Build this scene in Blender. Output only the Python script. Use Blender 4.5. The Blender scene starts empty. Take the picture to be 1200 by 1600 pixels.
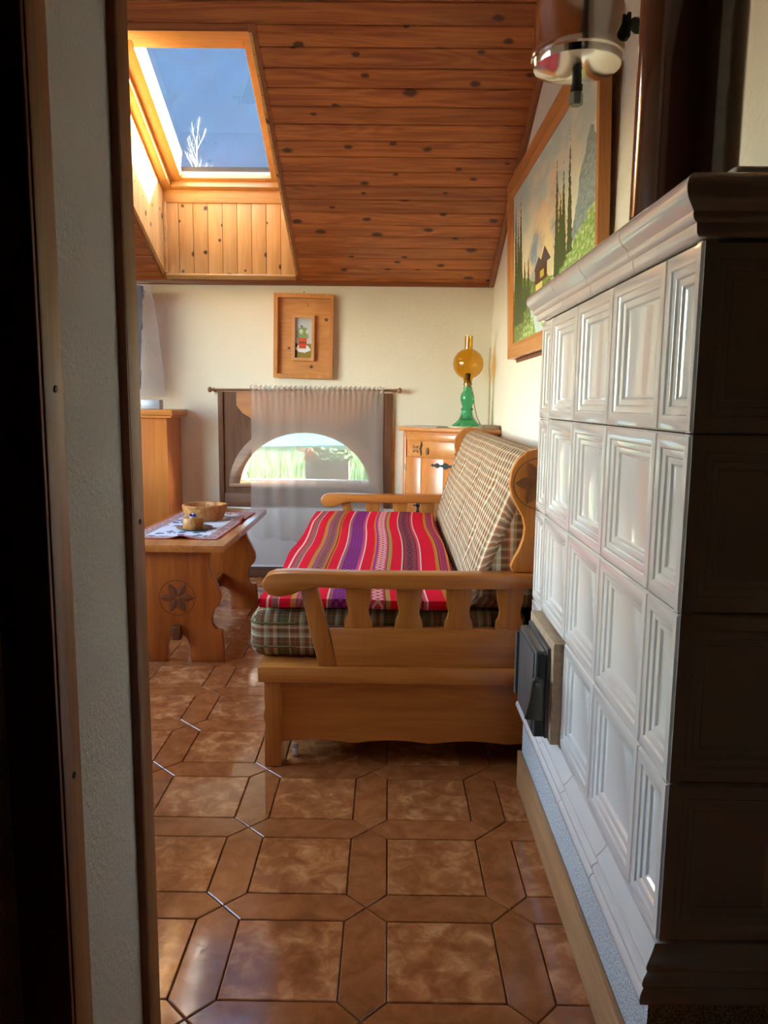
import bpy, bmesh, math, random
from mathutils import Vector, Matrix, noise
from mathutils.geometry import tessellate_polygon
random.seed(7)
R = math.radians
scn = bpy.context.scene
COL = scn.collection

# ------------------------------------------------------------------ camera
H = 1.20
PITCH, YAW, ROLL, FPX = R(8.128), R(-0.299), R(-0.632), 1205.0
def cam_axes():
    cy, sy, cp, sp, cr, sr = math.cos(YAW), math.sin(YAW), math.cos(PITCH), math.sin(PITCH), math.cos(ROLL), math.sin(ROLL)
    right = Vector((cy, -sy, 0)); fwd = Vector((sy*cp, cy*cp, -sp)); down = fwd.cross(right)
    return cr*right+sr*down, -sr*right+cr*down, fwd
_r, _d, _f = cam_axes()
cd = bpy.data.cameras.new('camera'); cam = bpy.data.objects.new('camera', cd); COL.objects.link(cam)
m = Matrix((_r, -_d, -_f)).transposed().to_4x4(); m.translation = (0, 0, H); cam.matrix_world = m
cd.sensor_fit = 'VERTICAL'; cd.sensor_height = 32.0; cd.lens = FPX/1600*32.0; cd.clip_start = .02; cd.clip_end = 5000
scn.camera = cam

# ------------------------------------------------------------------ sky, sun, exposure
SUN = Vector((.698, .27, .26)).normalized()          # towards the sun
w = bpy.data.worlds.new('world'); scn.world = w; w.use_nodes = True
nt = w.node_tree; bg = nt.nodes['Background']; sky = nt.nodes.new('ShaderNodeTexSky'); sky.sky_type = 'NISHITA'
sky.sun_disc = False; sky.sun_elevation = math.asin(SUN.z); sky.sun_rotation = math.atan2(SUN.x, SUN.y)
sky.altitude = 900; sky.air_density = 1.0; sky.dust_density = 1.0; sky.ozone_density = 1.0
wbm = nt.nodes.new('ShaderNodeMix'); wbm.data_type = 'RGBA'; wbm.blend_type = 'MULTIPLY'; wbm.inputs[0].default_value = 1; wbm.inputs[7].default_value = (1.0, .90, .80, 1)   # the camera's daylight white balance
nt.links.new(sky.outputs[0], wbm.inputs[6]); nt.links.new(wbm.outputs[2], bg.inputs[0]); bg.inputs[1].default_value = 0.55
sl = bpy.data.lights.new('sun', 'SUN'); sl.energy = 6.0; sl.angle = R(.6); sl.color = (1, .93, .82)
so = bpy.data.objects.new('sun', sl); COL.objects.link(so); so.rotation_euler = SUN.to_track_quat('Z', 'Y').to_euler(); so.location = SUN*40
vs = scn.view_settings; vs.view_transform = 'Standard'; vs.look = 'None'; vs.gamma = 1; vs.use_curve_mapping = False; vs.exposure = 3.4
cy_ = scn.cycles; cy_.use_denoising = True; cy_.max_bounces = 14; cy_.diffuse_bounces = 8; cy_.glossy_bounces = 5
cy_.transmission_bounces = 8; cy_.transparent_max_bounces = 16; cy_.sample_clamp_indirect = 12; cy_.caustics_reflective = False

# ------------------------------------------------------------------ materials
MATS = {}
def newmat(name):
    mt = bpy.data.materials.new(name); mt.use_nodes = True; MATS[name] = mt
    n = mt.node_tree.nodes; b = n['Principled BSDF']; return mt, n, mt.node_tree.links, b
def node(n, t, **kw):
    x = n.new(t)
    for k, v in kw.items(): setattr(x, k, v)
    return x
def ramp(n, stops, const=False):
    r = n.new('ShaderNodeValToRGB'); cr = r.color_ramp
    if const: cr.interpolation = 'CONSTANT'
    while len(cr.elements) < len(stops): cr.elements.new(1)
    for e, (p, c) in zip(cr.elements, stops): e.position = p; e.color = (*c, 1) if len(c) == 3 else c
    return r
def mixc(n, l, fac, a, b, mode='MIX'):
    x = n.new('ShaderNodeMix'); x.data_type = 'RGBA'; x.blend_type = mode
    for i, v in ((0, fac), (6, a), (7, b)):
        if hasattr(v, 'is_output'): l.new(v, x.inputs[i])
        else: x.inputs[i].default_value = v if i == 0 else ((*v, 1) if len(v) == 3 else v)
    return x.outputs[2]
def mth(n, l, op, a, b=None, c=None):
    x = n.new('ShaderNodeMath'); x.operation = op
    for i, v in enumerate((a, b, c)):
        if v is None: continue
        if hasattr(v, 'is_output'): l.new(v, x.inputs[i])
        else: x.inputs[i].default_value = v
    return x.outputs[0]
def objcoord(n, l, scale, rnd=True, rot=None):
    tc = n.new('ShaderNodeTexCoord'); mp = n.new('ShaderNodeMapping'); mp.inputs['Scale'].default_value = scale
    src = tc.outputs['Object']
    if rnd:
        oi = n.new('ShaderNodeObjectInfo'); cm = n.new('ShaderNodeCombineXYZ')
        k = mth(n, l, 'MULTIPLY', oi.outputs['Random'], 37.0); k2 = mth(n, l, 'MULTIPLY', oi.outputs['Random'], 91.0)
        l.new(k, cm.inputs[0]); l.new(k2, cm.inputs[1]); l.new(k, cm.inputs[2])
        ad = n.new('ShaderNodeVectorMath'); ad.operation = 'ADD'; l.new(src, ad.inputs[0]); l.new(cm.outputs[0], ad.inputs[1]); src = ad.outputs[0]
    l.new(src, mp.inputs['Vector']); return mp.outputs[0]
def bump(n, l, b, h, strength, dist=.01):
    bp = n.new('ShaderNodeBump'); bp.inputs['Strength'].default_value = strength; bp.inputs['Distance'].default_value = dist
    l.new(h, bp.inputs['Height']); l.new(bp.outputs[0], b.inputs['Normal'])
def wood(name, light, dark, axis='x', knots=0.0, rough=.4, knotcol=(.05, .018, .008), contrast=.6, vary=.22, coat=0.0, kscale=1.0):
    mt, n, l, b = newmat(name); ai = 'xyz'.index(axis)
    def sc(al, ac): v = [ac]*3; v[ai] = al; return v
    n1 = node(n, 'ShaderNodeTexNoise'); n1.inputs['Scale'].default_value = 1; n1.inputs['Detail'].default_value = 3; n1.inputs['Distortion'].default_value = .6
    l.new(objcoord(n, l, sc(1.6, 22)), n1.inputs['Vector'])
    n2 = node(n, 'ShaderNodeTexNoise'); n2.inputs['Scale'].default_value = 1; n2.inputs['Detail'].default_value = 3
    l.new(objcoord(n, l, sc(5, 150)), n2.inputs['Vector'])
    fac = mth(n, l, 'ADD', mth(n, l, 'MULTIPLY', n1.outputs[0], .7), mth(n, l, 'MULTIPLY', n2.outputs[0], .3))
    wv = node(n, 'ShaderNodeTexNoise'); wv.inputs['Scale'].default_value = 1; wv.inputs['Detail'].default_value = 1; l.new(objcoord(n, l, sc(.9, 9)), wv.inputs['Vector'])
    rings = mth(n, l, 'SINE', mth(n, l, 'MULTIPLY', wv.outputs[0], 75.0)); fac = mth(n, l, 'ADD', fac, mth(n, l, 'MULTIPLY', rings, .055))
    lo, hi = .5-.2/contrast*.6, .5+.2/contrast*.6
    rp = ramp(n, [(max(0, lo), dark), (min(1, hi), light)]); l.new(fac, rp.inputs[0]); c = rp.outputs[0]
    oi = n.new('ShaderNodeObjectInfo'); hv = n.new('ShaderNodeHueSaturation')
    l.new(mth(n, l, 'ADD', mth(n, l, 'MULTIPLY', oi.outputs['Random'], vary), 1-vary/2), hv.inputs['Value']); l.new(c, hv.inputs['Color']); c = hv.outputs[0]
    if knots > 0:
        vo = node(n, 'ShaderNodeTexVoronoi'); vo.inputs['Scale'].default_value = 1; vo.inputs['Randomness'].default_value = 1
        nz = node(n, 'ShaderNodeTexNoise'); nz.inputs['Scale'].default_value = 14; nz.inputs['Detail'].default_value = 2
        c3 = objcoord(n, l, (1, 1, 1)); sx = n.new('ShaderNodeSeparateXYZ'); l.new(c3, sx.inputs[0]); o1, o2 = [i for i in range(3) if i != ai]
        cb = n.new('ShaderNodeCombineXYZ'); l.new(mth(n, l, 'MULTIPLY', sx.outputs[ai], 3.5*kscale), cb.inputs[0]); l.new(mth(n, l, 'MULTIPLY', mth(n, l, 'SUBTRACT', sx.outputs[o1], sx.outputs[o2]), 3.9*kscale), cb.inputs[1])
        co = cb.outputs[0]; vo.voronoi_dimensions = '2D'; l.new(co, nz.inputs['Vector'])
        mx = mixc(n, l, .06, co, nz.outputs['Color'], 'ADD'); l.new(mx, vo.inputs['Vector'])
        sep = n.new('ShaderNodeSeparateColor'); l.new(vo.outputs['Color'], sep.inputs[0])
        sel = mth(n, l, 'GREATER_THAN', sep.outputs[0], 1-knots)
        size = mth(n, l, 'ADD', mth(n, l, 'MULTIPLY', sep.outputs[1], .085), .04)
        rel = mth(n, l, 'DIVIDE', vo.outputs['Distance'], size)
        kr = ramp(n, [(0, (1, 1, 1)), (.55, (1, 1, 1)), (1.0, (0, 0, 0))]); l.new(mth(n, l, 'MULTIPLY', rel, .8), kr.inputs[0])
        c = mixc(n, l, mth(n, l, 'MULTIPLY', mth(n, l, 'MULTIPLY', kr.outputs[0], sel), .9), c, knotcol)
    l.new(c, b.inputs['Base Color']); b.inputs['Roughness'].default_value = rough
    if coat: b.inputs['Coat Weight'].default_value = coat; b.inputs['Coat Roughness'].default_value = .18
    bump(n, l, b, n2.outputs[0], .12, .004); return mt
def plain(name, col, rough=.5, metal=0.0, coat=0.0, noise_amt=0.0, nscale=30, bmp=0.0):
    mt, n, l, b = newmat(name); b.inputs['Base Color'].default_value = (*col, 1); b.inputs['Roughness'].default_value = rough; b.inputs['Metallic'].default_value = metal
    if coat: b.inputs['Coat Weight'].default_value = coat; b.inputs['Coat Roughness'].default_value = .06
    if noise_amt or bmp:
        nz = node(n, 'ShaderNodeTexNoise'); nz.inputs['Scale'].default_value = nscale; nz.inputs['Detail'].default_value = 4
        l.new(objcoord(n, l, (1, 1, 1)), nz.inputs['Vector'])
        if noise_amt:
            c = mixc(n, l, mth(n, l, 'MULTIPLY', nz.outputs[0], noise_amt), col, tuple(x*.35 for x in col)); l.new(c, b.inputs['Base Color'])
        if bmp: bump(n, l, b, nz.outputs[0], bmp, .01)
    return mt
def plaster(name, col, sc=70, strength=.5):
    mt, n, l, b = newmat(name); b.inputs['Roughness'].default_value = .9
    v = objcoord(n, l, (1, 1, 1), rnd=False)
    a = node(n, 'ShaderNodeTexNoise'); a.inputs['Scale'].default_value = sc; a.inputs['Detail'].default_value = 5; a.inputs['Roughness'].default_value = .65; l.new(v, a.inputs['Vector'])
    a2 = node(n, 'ShaderNodeTexNoise'); a2.inputs['Scale'].default_value = 1.4; a2.inputs['Detail'].default_value = 3; l.new(v, a2.inputs['Vector'])
    c = mixc(n, l, mth(n, l, 'MULTIPLY', a2.outputs[0], .25), col, tuple(x*.82 for x in col)); l.new(c, b.inputs['Base Color'])
    bump(n, l, b, a.outputs[0], strength, .006); return mt
def glasspane(name, tint=(.97, .98, .98), refl=1.0):
    mt, n, l, b = newmat(name); n.remove(b); out = n['Material Output']
    tr = n.new('ShaderNodeBsdfTransparent'); tr.inputs[0].default_value = (*tint, 1); gl = n.new('ShaderNodeBsdfGlossy'); gl.inputs['Roughness'].default_value = .01
    fr = n.new('ShaderNodeLayerWeight'); mx = n.new('ShaderNodeMixShader')          # Schlick reflectance, the same from both sides of the thin sheet
    sch = mth(n, l, 'ADD', mth(n, l, 'MULTIPLY', mth(n, l, 'POWER', fr.outputs['Facing'], 5.0), .96), .04)
    l.new(mth(n, l, 'MULTIPLY', sch, refl), mx.inputs[0]); l.new(tr.outputs[0], mx.inputs[1]); l.new(gl.outputs[0], mx.inputs[2]); l.new(mx.outputs[0], out.inputs[0]); return mt
def sheer(name, col, opac):
    mt, n, l, b = newmat(name); n.remove(b); out = n['Material Output']
    tr = n.new('ShaderNodeBsdfTransparent'); df = n.new('ShaderNodeBsdfDiffuse'); tl = n.new('ShaderNodeBsdfTranslucent')
    df.inputs[0].default_value = (*col, 1); tl.inputs[0].default_value = (*col, 1)
    m1 = n.new('ShaderNodeMixShader'); m1.inputs[0].default_value = .45; l.new(df.outputs[0], m1.inputs[1]); l.new(tl.outputs[0], m1.inputs[2])
    m2 = n.new('ShaderNodeMixShader'); m2.inputs[0].default_value = opac; l.new(tr.outputs[0], m2.inputs[1]); l.new(m1.outputs[0], m2.inputs[2]); l.new(m2.outputs[0], out.inputs[0]); return mt

PLASTER_WARM = plaster('plaster_cream', (.80, .73, .58), 60, .55)
HALL_DARK = plain('hall_unseen_dark', (.045, .022, .012), .6)  # unseen hall surfaces, finish invented dark to soak up bounced light
PLASTER_GREY = plaster('plaster_grey', (.80, .77, .68), 110, .8)
CEIL_WOOD = wood('ceiling_pine', (.56, .190, .044), (.33, .088, .018), 'x', knots=.8, rough=.42, contrast=1.0)
CEIL_TRIM_X = wood('ceiling_trim', (.33, .105, .026), (.19, .055, .015), 'x', rough=.4)
CEIL_TRIM_Y = wood('ceiling_trim_along', (.38, .125, .032), (.23, .07, .02), 'y', rough=.4)
SHAFT_WOOD = wood('shaft_pine', (.72, .44, .16), (.58, .31, .10), 'z', knots=.6, rough=.4, kscale=1.9, vary=.14)
SASH_X = wood('sash_pine_x', (.72, .43, .17), (.58, .32, .11), 'x', rough=.35)
SASH_Y = wood('sash_pine_y', (.72, .43, .17), (.58, .32, .11), 'y', rough=.35)
SOFA_X = wood('sofa_pine_x', (.56, .205, .038), (.40, .120, .018), 'x', knots=.05, rough=.3, coat=.3)
SOFA_Y = wood('sofa_pine_y', (.56, .205, .038), (.40, .120, .018), 'y', rough=.3, coat=.3)
SOFA_Z = wood('sofa_pine_z', (.56, .205, .038), (.40, .120, .018), 'z', rough=.3, coat=.3)
TABLE_Y = wood('table_pine_y', (.50, .17, .035), (.34, .095, .018), 'y', rough=.2, coat=.6)
TABLE_Z = wood('table_pine_z', (.44, .118, .017), (.28, .062, .009), 'z', knots=.12, rough=.3, coat=.3)
CAB_Z = wood('cabinet_pine_z', (.60, .205, .036), (.47, .135, .022), 'z', knots=.08, rough=.32, coat=.3)
CAB_X = wood('cabinet_pine_x', (.62, .24, .05), (.48, .16, .03), 'x', rough=.32, coat=.3)
DARK_Z = wood('stained_board_z', (.19, .07, .024), (.085, .028, .010), 'z', rough=.65, vary=.15)
DARK_X = wood('stained_board_x', (.23, .09, .032), (.12, .04, .014), 'x', rough=.6)
ARCH_W = wood('arch_ring_wood', (.30, .13, .055), (.19, .075, .03), 'x', rough=.45)
JAMB_Z = wood('jamb_wood', (.40, .20, .075), (.27, .115, .04), 'z', knots=.04, rough=.38)
JAMB_SHADE = wood('jamb_wood_shaded', (.34, .11, .04), (.20, .06, .024), 'z', rough=.4)  # shaded copy of the jamb wood, hall-side shade put into the colour
PICF = wood('picture_frame_wood', (.60, .26, .075), (.45, .17, .045), 'z', rough=.4)
PICB = wood('picture_back_board', (.58, .25, .07), (.40, .15, .04), 'x', knots=.55, rough=.5, kscale=2.4)
KICK = wood('kickboard_wood', (.52, .28, .12), (.38, .18, .07), 'y', rough=.4)
CERAMIC = plain('stove_ceramic', (.76, .69, .63), .08, coat=.8, noise_amt=.12, nscale=9)
MORTAR = plain('mortar', (.46, .31, .19), .95, noise_amt=.7, nscale=60, bmp=.6)
TERRAZZO = None
IRON = plain('cast_iron', (.17, .17, .165), .36, .7, noise_amt=.3, nscale=80)
BLACKIRON = plain('black_iron', (.018, .018, .018), .5, .5)
STEEL = plain('stainless_steel', (.72, .70, .66), .13, 1.0)
ENAMEL = plain('brown_enamel', (.045, .014, .009), .12, coat=1.0)
SKYGLASS = glasspane('skylight_glass', (.95, .97, .98)); WINGLASS = glasspane('window_glass')
CURT = sheer('sheer_curtain', (.72, .66, .60), .43); PLASTIC = sheer('clear_plastic', (.85, .85, .9), .15)
WHITEM = plain('white_enamel', (.62, .585, .52), .35)
WHITEALU = plain('white_cladding', (.75, .75, .72), .5)
BLACK = plain('gap_black', (.012, .009, .007), .8)
def mk_terrazzo():
    mt, n, l, b = newmat('terrazzo_plinth'); v = objcoord(n, l, (1, 1, 1), rnd=False)
    vo = node(n, 'ShaderNodeTexNoise'); vo.inputs['Scale'].default_value = 330; vo.inputs['Detail'].default_value = 2; l.new(v, vo.inputs['Vector'])
    r = ramp(n, [(.38, (.20, .19, .19)), (.5, (.50, .49, .47)), (.62, (.70, .69, .66))]); l.new(vo.outputs[0], r.inputs[0]); l.new(r.outputs[0], b.inputs['Base Color']); b.inputs['Roughness'].default_value = .8
    bump(n, l, b, vo.outputs[0], .3, .003); return mt
TERRAZZO = mk_terrazzo()
def mk_tile(name, hexa):
    mt, n, l, b = newmat(name); v = objcoord(n, l, (1, 1, 1))
    a = node(n, 'ShaderNodeTexNoise'); a.inputs['Scale'].default_value = 17; a.inputs['Detail'].default_value = 6; a.inputs['Roughness'].default_value = .62; a.inputs['Distortion'].default_value = .5; l.new(v, a.inputs['Vector'])
    if hexa: st = [(.32, (.27, .085, .024)), (.52, (.38, .125, .036)), (.78, (.48, .18, .06))]
    else: st = [(.34, (.30, .095, .027)), (.50, (.43, .150, .046)), (.60, (.57, .235, .085)), (.72, (.72, .37, .16))]
    r = ramp(n, st); l.new(a.outputs[0], r.inputs[0])
    oi = n.new('ShaderNodeObjectInfo'); hv = n.new('ShaderNodeHueSaturation'); l.new(r.outputs[0], hv.inputs['Color'])
    l.new(mth(n, l, 'ADD', mth(n, l, 'MULTIPLY', oi.outputs['Random'], .16), .92), hv.inputs['Value']); l.new(hv.outputs[0], b.inputs['Base Color'])
    b2 = node(n, 'ShaderNodeTexNoise'); b2.inputs['Scale'].default_value = 26; b2.inputs['Detail'].default_value = 3; l.new(v, b2.inputs['Vector'])
    rr = ramp(n, [(.3, (.05,)*3), (.7, (.15,)*3)]); l.new(b2.outputs[0], rr.inputs[0]); l.new(rr.outputs[0], b.inputs['Roughness'])
    b.inputs['Coat Weight'].default_value = .25; b.inputs['Coat Roughness'].default_value = .12
    bump(n, l, b, b2.outputs[0], .03, .01); return mt
TILE_SQ = mk_tile('floor_tile_mottled', False); TILE_HX = mk_tile('floor_tile_border', True)
GROUT = plain('grout', (.10, .052, .030), .7)

# ------------------------------------------------------------------ mesh helpers
class MB:
    def __init__(s): s.bm = bmesh.new(); s.uv = None
    def raw(s, vs, fs):
        b = [s.bm.verts.new(v) for v in vs]; out = []
        for f in fs:
            try: out.append(s.bm.faces.new([b[i] for i in f]))
            except ValueError: pass
        return b, out
    def box(s, a, c, bev=0.0, seg=2, M=None):
        (x0, y0, z0), (x1, y1, z1) = a, c
        x0, x1 = min(x0, x1), max(x0, x1); y0, y1 = min(y0, y1), max(y0, y1); z0, z1 = min(z0, z1), max(z0, z1)
        v = [Vector(p) for p in ((x0, y0, z0), (x1, y0, z0), (x1, y1, z0), (x0, y1, z0), (x0, y0, z1), (x1, y0, z1), (x1, y1, z1), (x0, y1, z1))]
        if M is not None: v = [M @ p for p in v]
        b, f = s.raw(v, [(3, 2, 1, 0), (4, 5, 6, 7), (0, 1, 5, 4), (1, 2, 6, 5), (2, 3, 7, 6), (3, 0, 4, 7)])
        if bev:
            es = list({e for q in f for e in q.edges}); bmesh.ops.bevel(s.bm, geom=es, offset=bev, segments=seg, profile=.5, affect='EDGES')
        return s
    def plate(s, outer, holes, mp, d0, d1, bev=0.0, seg=2):
        # polygon (with holes) in 2-D, mapped by mp(u, v, d) to 3-D, between depths d0 and d1
        loops = [outer]+list(holes); allp = [p for lp in loops for p in lp]
        tri = tessellate_polygon([[Vector((p[0], p[1], 0)) for p in lp] for lp in loops])
        n0 = len(allp); vs = [mp(u, v, d0) for u, v in allp]+[mp(u, v, d1) for u, v in allp]; fs = []
        if not holes: fs += [tuple(range(n0)), tuple(n0+i for i in reversed(range(n0)))]
        else:
            for t in tri: fs += [tuple(t), tuple(n0+i for i in reversed(t))]
        k = 0
        for lp in loops:
            for i in range(len(lp)):
                a, b = k+i, k+(i+1) % len(lp); fs.append((a, n0+a, n0+b, b))
            k += len(lp)
        vv, ff = s.raw(vs, fs); bmesh.ops.recalc_face_normals(s.bm, faces=ff)
        if bev:
            es = [e for e in {e for q in ff for e in q.edges} if len(e.link_faces) == 2 and e.calc_face_angle(0) > 1.0]
            bmesh.ops.bevel(s.bm, geom=es, offset=bev, segments=seg, profile=.5, affect='EDGES')
        return s
    def lathe(s, prof, c=(0, 0, 0), n=32, M=None, wob=None):
        vs, fs, idx = [], [], []
        for j, (r, z) in enumerate(prof):
            row = []
            for i in range(n):
                a = 2*math.pi*i/n; rr = r*(wob(a, j) if wob else 1)
                p = Vector((rr*math.cos(a), rr*math.sin(a), z)); p = (M @ p) if M is not None else p+Vector(c)
                row.append(len(vs)); vs.append(p)
            idx.append(row)
        for a, b in zip(idx, idx[1:]):
            for i in range(n): fs.append((a[i], a[(i+1) % n], b[(i+1) % n], b[i]))
        if prof[0][0] > 1e-6: fs.append(tuple(reversed(idx[0])))
        if prof[-1][0] > 1e-6: fs.append(tuple(idx[-1]))
        vv, ff = s.raw(vs, fs); bmesh.ops.remove_doubles(s.bm, verts=vv, dist=1e-6); return s
    def tube(s, path, r, n=10, cap=True):
        path = [Vector(p) for p in path]; rs = r if isinstance(r, (list, tuple)) else [r]*len(path); vs, fs = [], []
        up = None
        for i, p in enumerate(path):
            t = (path[min(i+1, len(path)-1)]-path[max(i-1, 0)]).normalized()
            if up is None: up = Vector((0, 0, 1)) if abs(t.z) < .9 else Vector((1, 0, 0))
            a = t.cross(up).normalized(); b = a.cross(t).normalized(); up = b
            for k in range(n):
                g = 2*math.pi*k/n; vs.append(p+rs[i]*(a*math.cos(g)+b*math.sin(g)))
        for i in range(len(path)-1):
            for k in range(n): fs.append((i*n+k, i*n+(k+1) % n, (i+1)*n+(k+1) % n, (i+1)*n+k))
        if cap: fs += [tuple(reversed(range(n))), tuple(range((len(path)-1)*n, len(path)*n))]
        s.raw(vs, fs); return s
    def grid(s, nu, nv, fn, uv=None, closed_u=False):
        vs = [fn(i/nu, j/nv) for j in range(nv+1) for i in range(nu+1)]
        fs = [(j*(nu+1)+i, j*(nu+1)+i+1, (j+1)*(nu+1)+i+1, (j+1)*(nu+1)+i) for j in range(nv) for i in range(nu)]
        b, f = s.raw(vs, fs)
        if uv:
            L = s.bm.loops.layers.uv.verify(); k = {b[j*(nu+1)+i]: uv(i/nu, j/nv) for j in range(nv+1) for i in range(nu+1)}
            for q in f:
                for lo in q.loops: lo[L].uv = k[lo.vert]
        return s
    def cube_uv(s):
        L = s.bm.loops.layers.uv.verify(); s.bm.normal_update()
        for q in s.bm.faces:
            a = max(range(3), key=lambda i: abs(q.normal[i])); o = [(1, 2), (1, 0), (1, 0)][a] if a != 1 else (2, 0)
            for lo in q.loops: lo[L].uv = (lo.vert.co[o[0]], lo.vert.co[o[1]])
        return s
    def build(s, name, mat, parent=None, smooth=None, base=None):
        me = bpy.data.meshes.new(name); bs = Vector(base) if base is not None else (parent['_b'] if False else Vector(BASES.get(parent.name, (0, 0, 0))) if parent else Vector((0, 0, 0)))
        if bs.length: bmesh.ops.translate(s.bm, verts=s.bm.verts, vec=-bs)
        bmesh.ops.recalc_face_normals(s.bm, faces=s.bm.faces) if smooth != 'keep' else None
        s.bm.to_mesh(me); s.bm.free(); me.materials.append(mat)
        if smooth is not None and smooth != 'keep':
            me.polygons.foreach_set('use_smooth', [True]*len(me.polygons)); me.set_sharp_from_angle(angle=R(smooth))
        o = bpy.data.objects.new(name, me); COL.objects.link(o)
        if parent: o.parent = parent; BASES[o.name] = tuple(bs)
        elif base is not None: o.location = bs
        return o
BASES = {}
def thing(name, label, cat, base, group=None):
    o = bpy.data.objects.new(name, None); COL.objects.link(o); o.location = base; o['label'] = label; o['category'] = cat; o.empty_display_size = .1
    if group: o['group'] = group
    BASES[o.name] = tuple(base); return o
def tag(o, label, cat, group=None, kind=None):
    o['label'] = label; o['category'] = cat
    if group: o['group'] = group
    if kind: o['kind'] = kind
    return o
def struct(o, label=None):
    o['kind'] = 'structure'
    if label: o['label'] = label
    return o
XZ = lambda u, v, d: Vector((u, d, v))
YZ = lambda u, v, d: Vector((d, u, v))
XY = lambda u, v, d: Vector((u, v, d))
def bx(name, a, b, mat, parent=None, bev=0.0, seg=2, smooth=None): return MB().box(a, b, bev, seg).build(name, mat, parent, smooth if smooth is not None else (35 if bev else None))
def rect(x0, y0, x1, y1): return [(x0, y0), (x1, y0), (x1, y1), (x0, y1)]

# ------------------------------------------------------------------ room numbers
YB, XW, XL = 5.206, .672, -2.35          # back wall, right wall, left wall
YN, YF = .84, 1.12                       # doorway wall, hall face and room face
Z0, TH = 1.962, R(24.65); CT, ST, SL = math.cos(TH), math.sin(TH), math.tan(TH)
ZFLAT = 2.86; YFLAT = YB-(ZFLAT-Z0)/SL
def slope(x, y, d=0.0):                  # point on the sloping ceiling at plan y, d metres above it
    return Vector((x, y+d*ST, Z0+(YB-y)*SL+d*CT))
SLP = lambda u, v, d: slope(u, v, d)
OX0, OX1, OY0, OY1 = -1.45, -.612, 3.505, 5.118      # skylight opening in the ceiling

# floor ------------------------------------------------------------
fl = struct(bx('floor', (XL-.3, -1.7, -.12), (XW+.2, YB+.26, -.006), GROUT), 'brown mottled floor tiles laid as squares with pointed borders')
PT, SQ, GX0, GY0 = .344, .2445, -.3355, 1.746
G = PT-SQ
def tile_mesh(name, poly, mat, gap=.0015, t=.006):
    b = MB(); n = len(poly); cx = sum(p[0] for p in poly)/n; cy = sum(p[1] for p in poly)/n
    def inset(k):
        out = []
        for i in range(n):
            p0, p1, p2 = Vector(poly[i-1]), Vector(poly[i]), Vector(poly[(i+1) % n])
            e1 = (p1-p0).normalized(); e2 = (p2-p1).normalized(); n1 = Vector((-e1.y, e1.x)); n2 = Vector((-e2.y, e2.x))
            bis = (n1+n2); bis = bis/ max(.3, bis.length_squared)*2; out.append(p1+bis*k)
        return out
    a = inset(gap); c = inset(gap+.0022)
    vs = [(p.x, p.y, -t) for p in a]+[(p.x, p.y, -.0016) for p in a]+[(p.x, p.y, 0) for p in c]
    fs = [tuple(2*n+i for i in range(n))]+[(k*n+i, k*n+(i+1) % n, (k+1)*n+(i+1) % n, (k+1)*n+i) for k in (0, 1) for i in range(n)]
    b.raw(vs, fs); me = bpy.data.meshes.new(name); bmesh.ops.recalc_face_normals(b.bm, faces=b.bm.faces); b.bm.to_mesh(me); b.bm.free(); me.materials.append(mat); return me
h = SQ/2; g = G/2
sq_me = tile_mesh('square_tile', [(-h, -h), (h, -h), (h, h), (-h, h)], TILE_SQ)
hv_me = tile_mesh('border_tile', [(-g, -h), (0, -h-g), (g, -h), (g, h), (0, h+g), (-g, h)], TILE_HX)
hh_me = tile_mesh('border_tile_cross', [(-h-g, 0), (-h, -g), (h, -g), (h+g, 0), (h, g), (-h, g)], TILE_HX)
far_bm = bmesh.new()
def put_tile(nm, me, x, y):
    near = -1.25 < x < .56 and y < 5.1 and y > 1.0 and not (x > -.15 and 2.75 < y)
    if near:
        o = bpy.data.objects.new(nm, me); COL.objects.link(o); o.parent = fl; o.location = (x, y, 0); return
    if x > XW+.05 or x < XL-.05 or y > YB+.05: return
    t = bmesh.new(); t.from_mesh(me); t.transform(Matrix.Translation((x, y, 0))); tm = bpy.data.meshes.new('t'); t.to_mesh(tm); t.free(); far_bm.from_mesh(tm); bpy.data.meshes.remove(tm)
for i in range(-6, 4):
    for j in range(-10, 11):
        cx, cy = GX0+h+i*PT, GY0+h+j*PT
        put_tile('square_tile', sq_me, cx, cy); put_tile('border_tile', hv_me, cx+PT/2, cy); put_tile('border_tile', hh_me, cx, cy+PT/2)
fm = bpy.data.meshes.new('distant_tiles'); far_bm.to_mesh(fm); far_bm.free(); fm.materials.append(TILE_SQ)
fo = bpy.data.objects.new('outlying_tiles', fm); COL.objects.link(fo); fo.parent = fl; fo['kind'] = 'stuff'

# walls ------------------------------------------------------------
AX, AZ, AA, AB = -.565, .648, .437, .37                # arched window: centre, sill height, half width, rise
def arch(a, b, z=AZ, n=28): return [(AX+a*math.cos(math.pi*i/n), z+b*math.sin(math.pi*i/n)) for i in range(n+1)]
struct(MB().plate([(XL-.3, -.1), (XW+.25, -.1), (XW+.25, 2.06), (XL-.3, 2.06)], [arch(AA+.03, AB+.03, AZ-.01)], XZ, YB, YB+.26).build('wall_back', PLASTER_WARM), 'cream plaster knee wall under the sloping ceiling')
GAB = [(YB+.26, 1.80), (YB+.26, 2.0), (YFLAT, ZFLAT+.12)]          # gable line just under the roof skin
struct(MB().plate([(YF, -.1), (YB+.26, -.1)]+GAB[1:]+[(YF, ZFLAT+.12)], [], YZ, XW, XW+.25).build('wall_right', PLASTER_WARM), 'cream plaster wall behind the tiled stove')
WY0, WY1, WZ0, WZ1 = 1.75, 4.10, .72, 2.12
struct(MB().plate([(YF, -.1), (YB+.26, -.1)]+GAB[1:]+[(YF, ZFLAT+.12)], [rect(WY0, WZ0, WY1, WZ1)], YZ, XL-.25, XL).build('wall_left', PLASTER_WARM), 'cream plaster wall with a casement window')
JX = -.382
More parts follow.
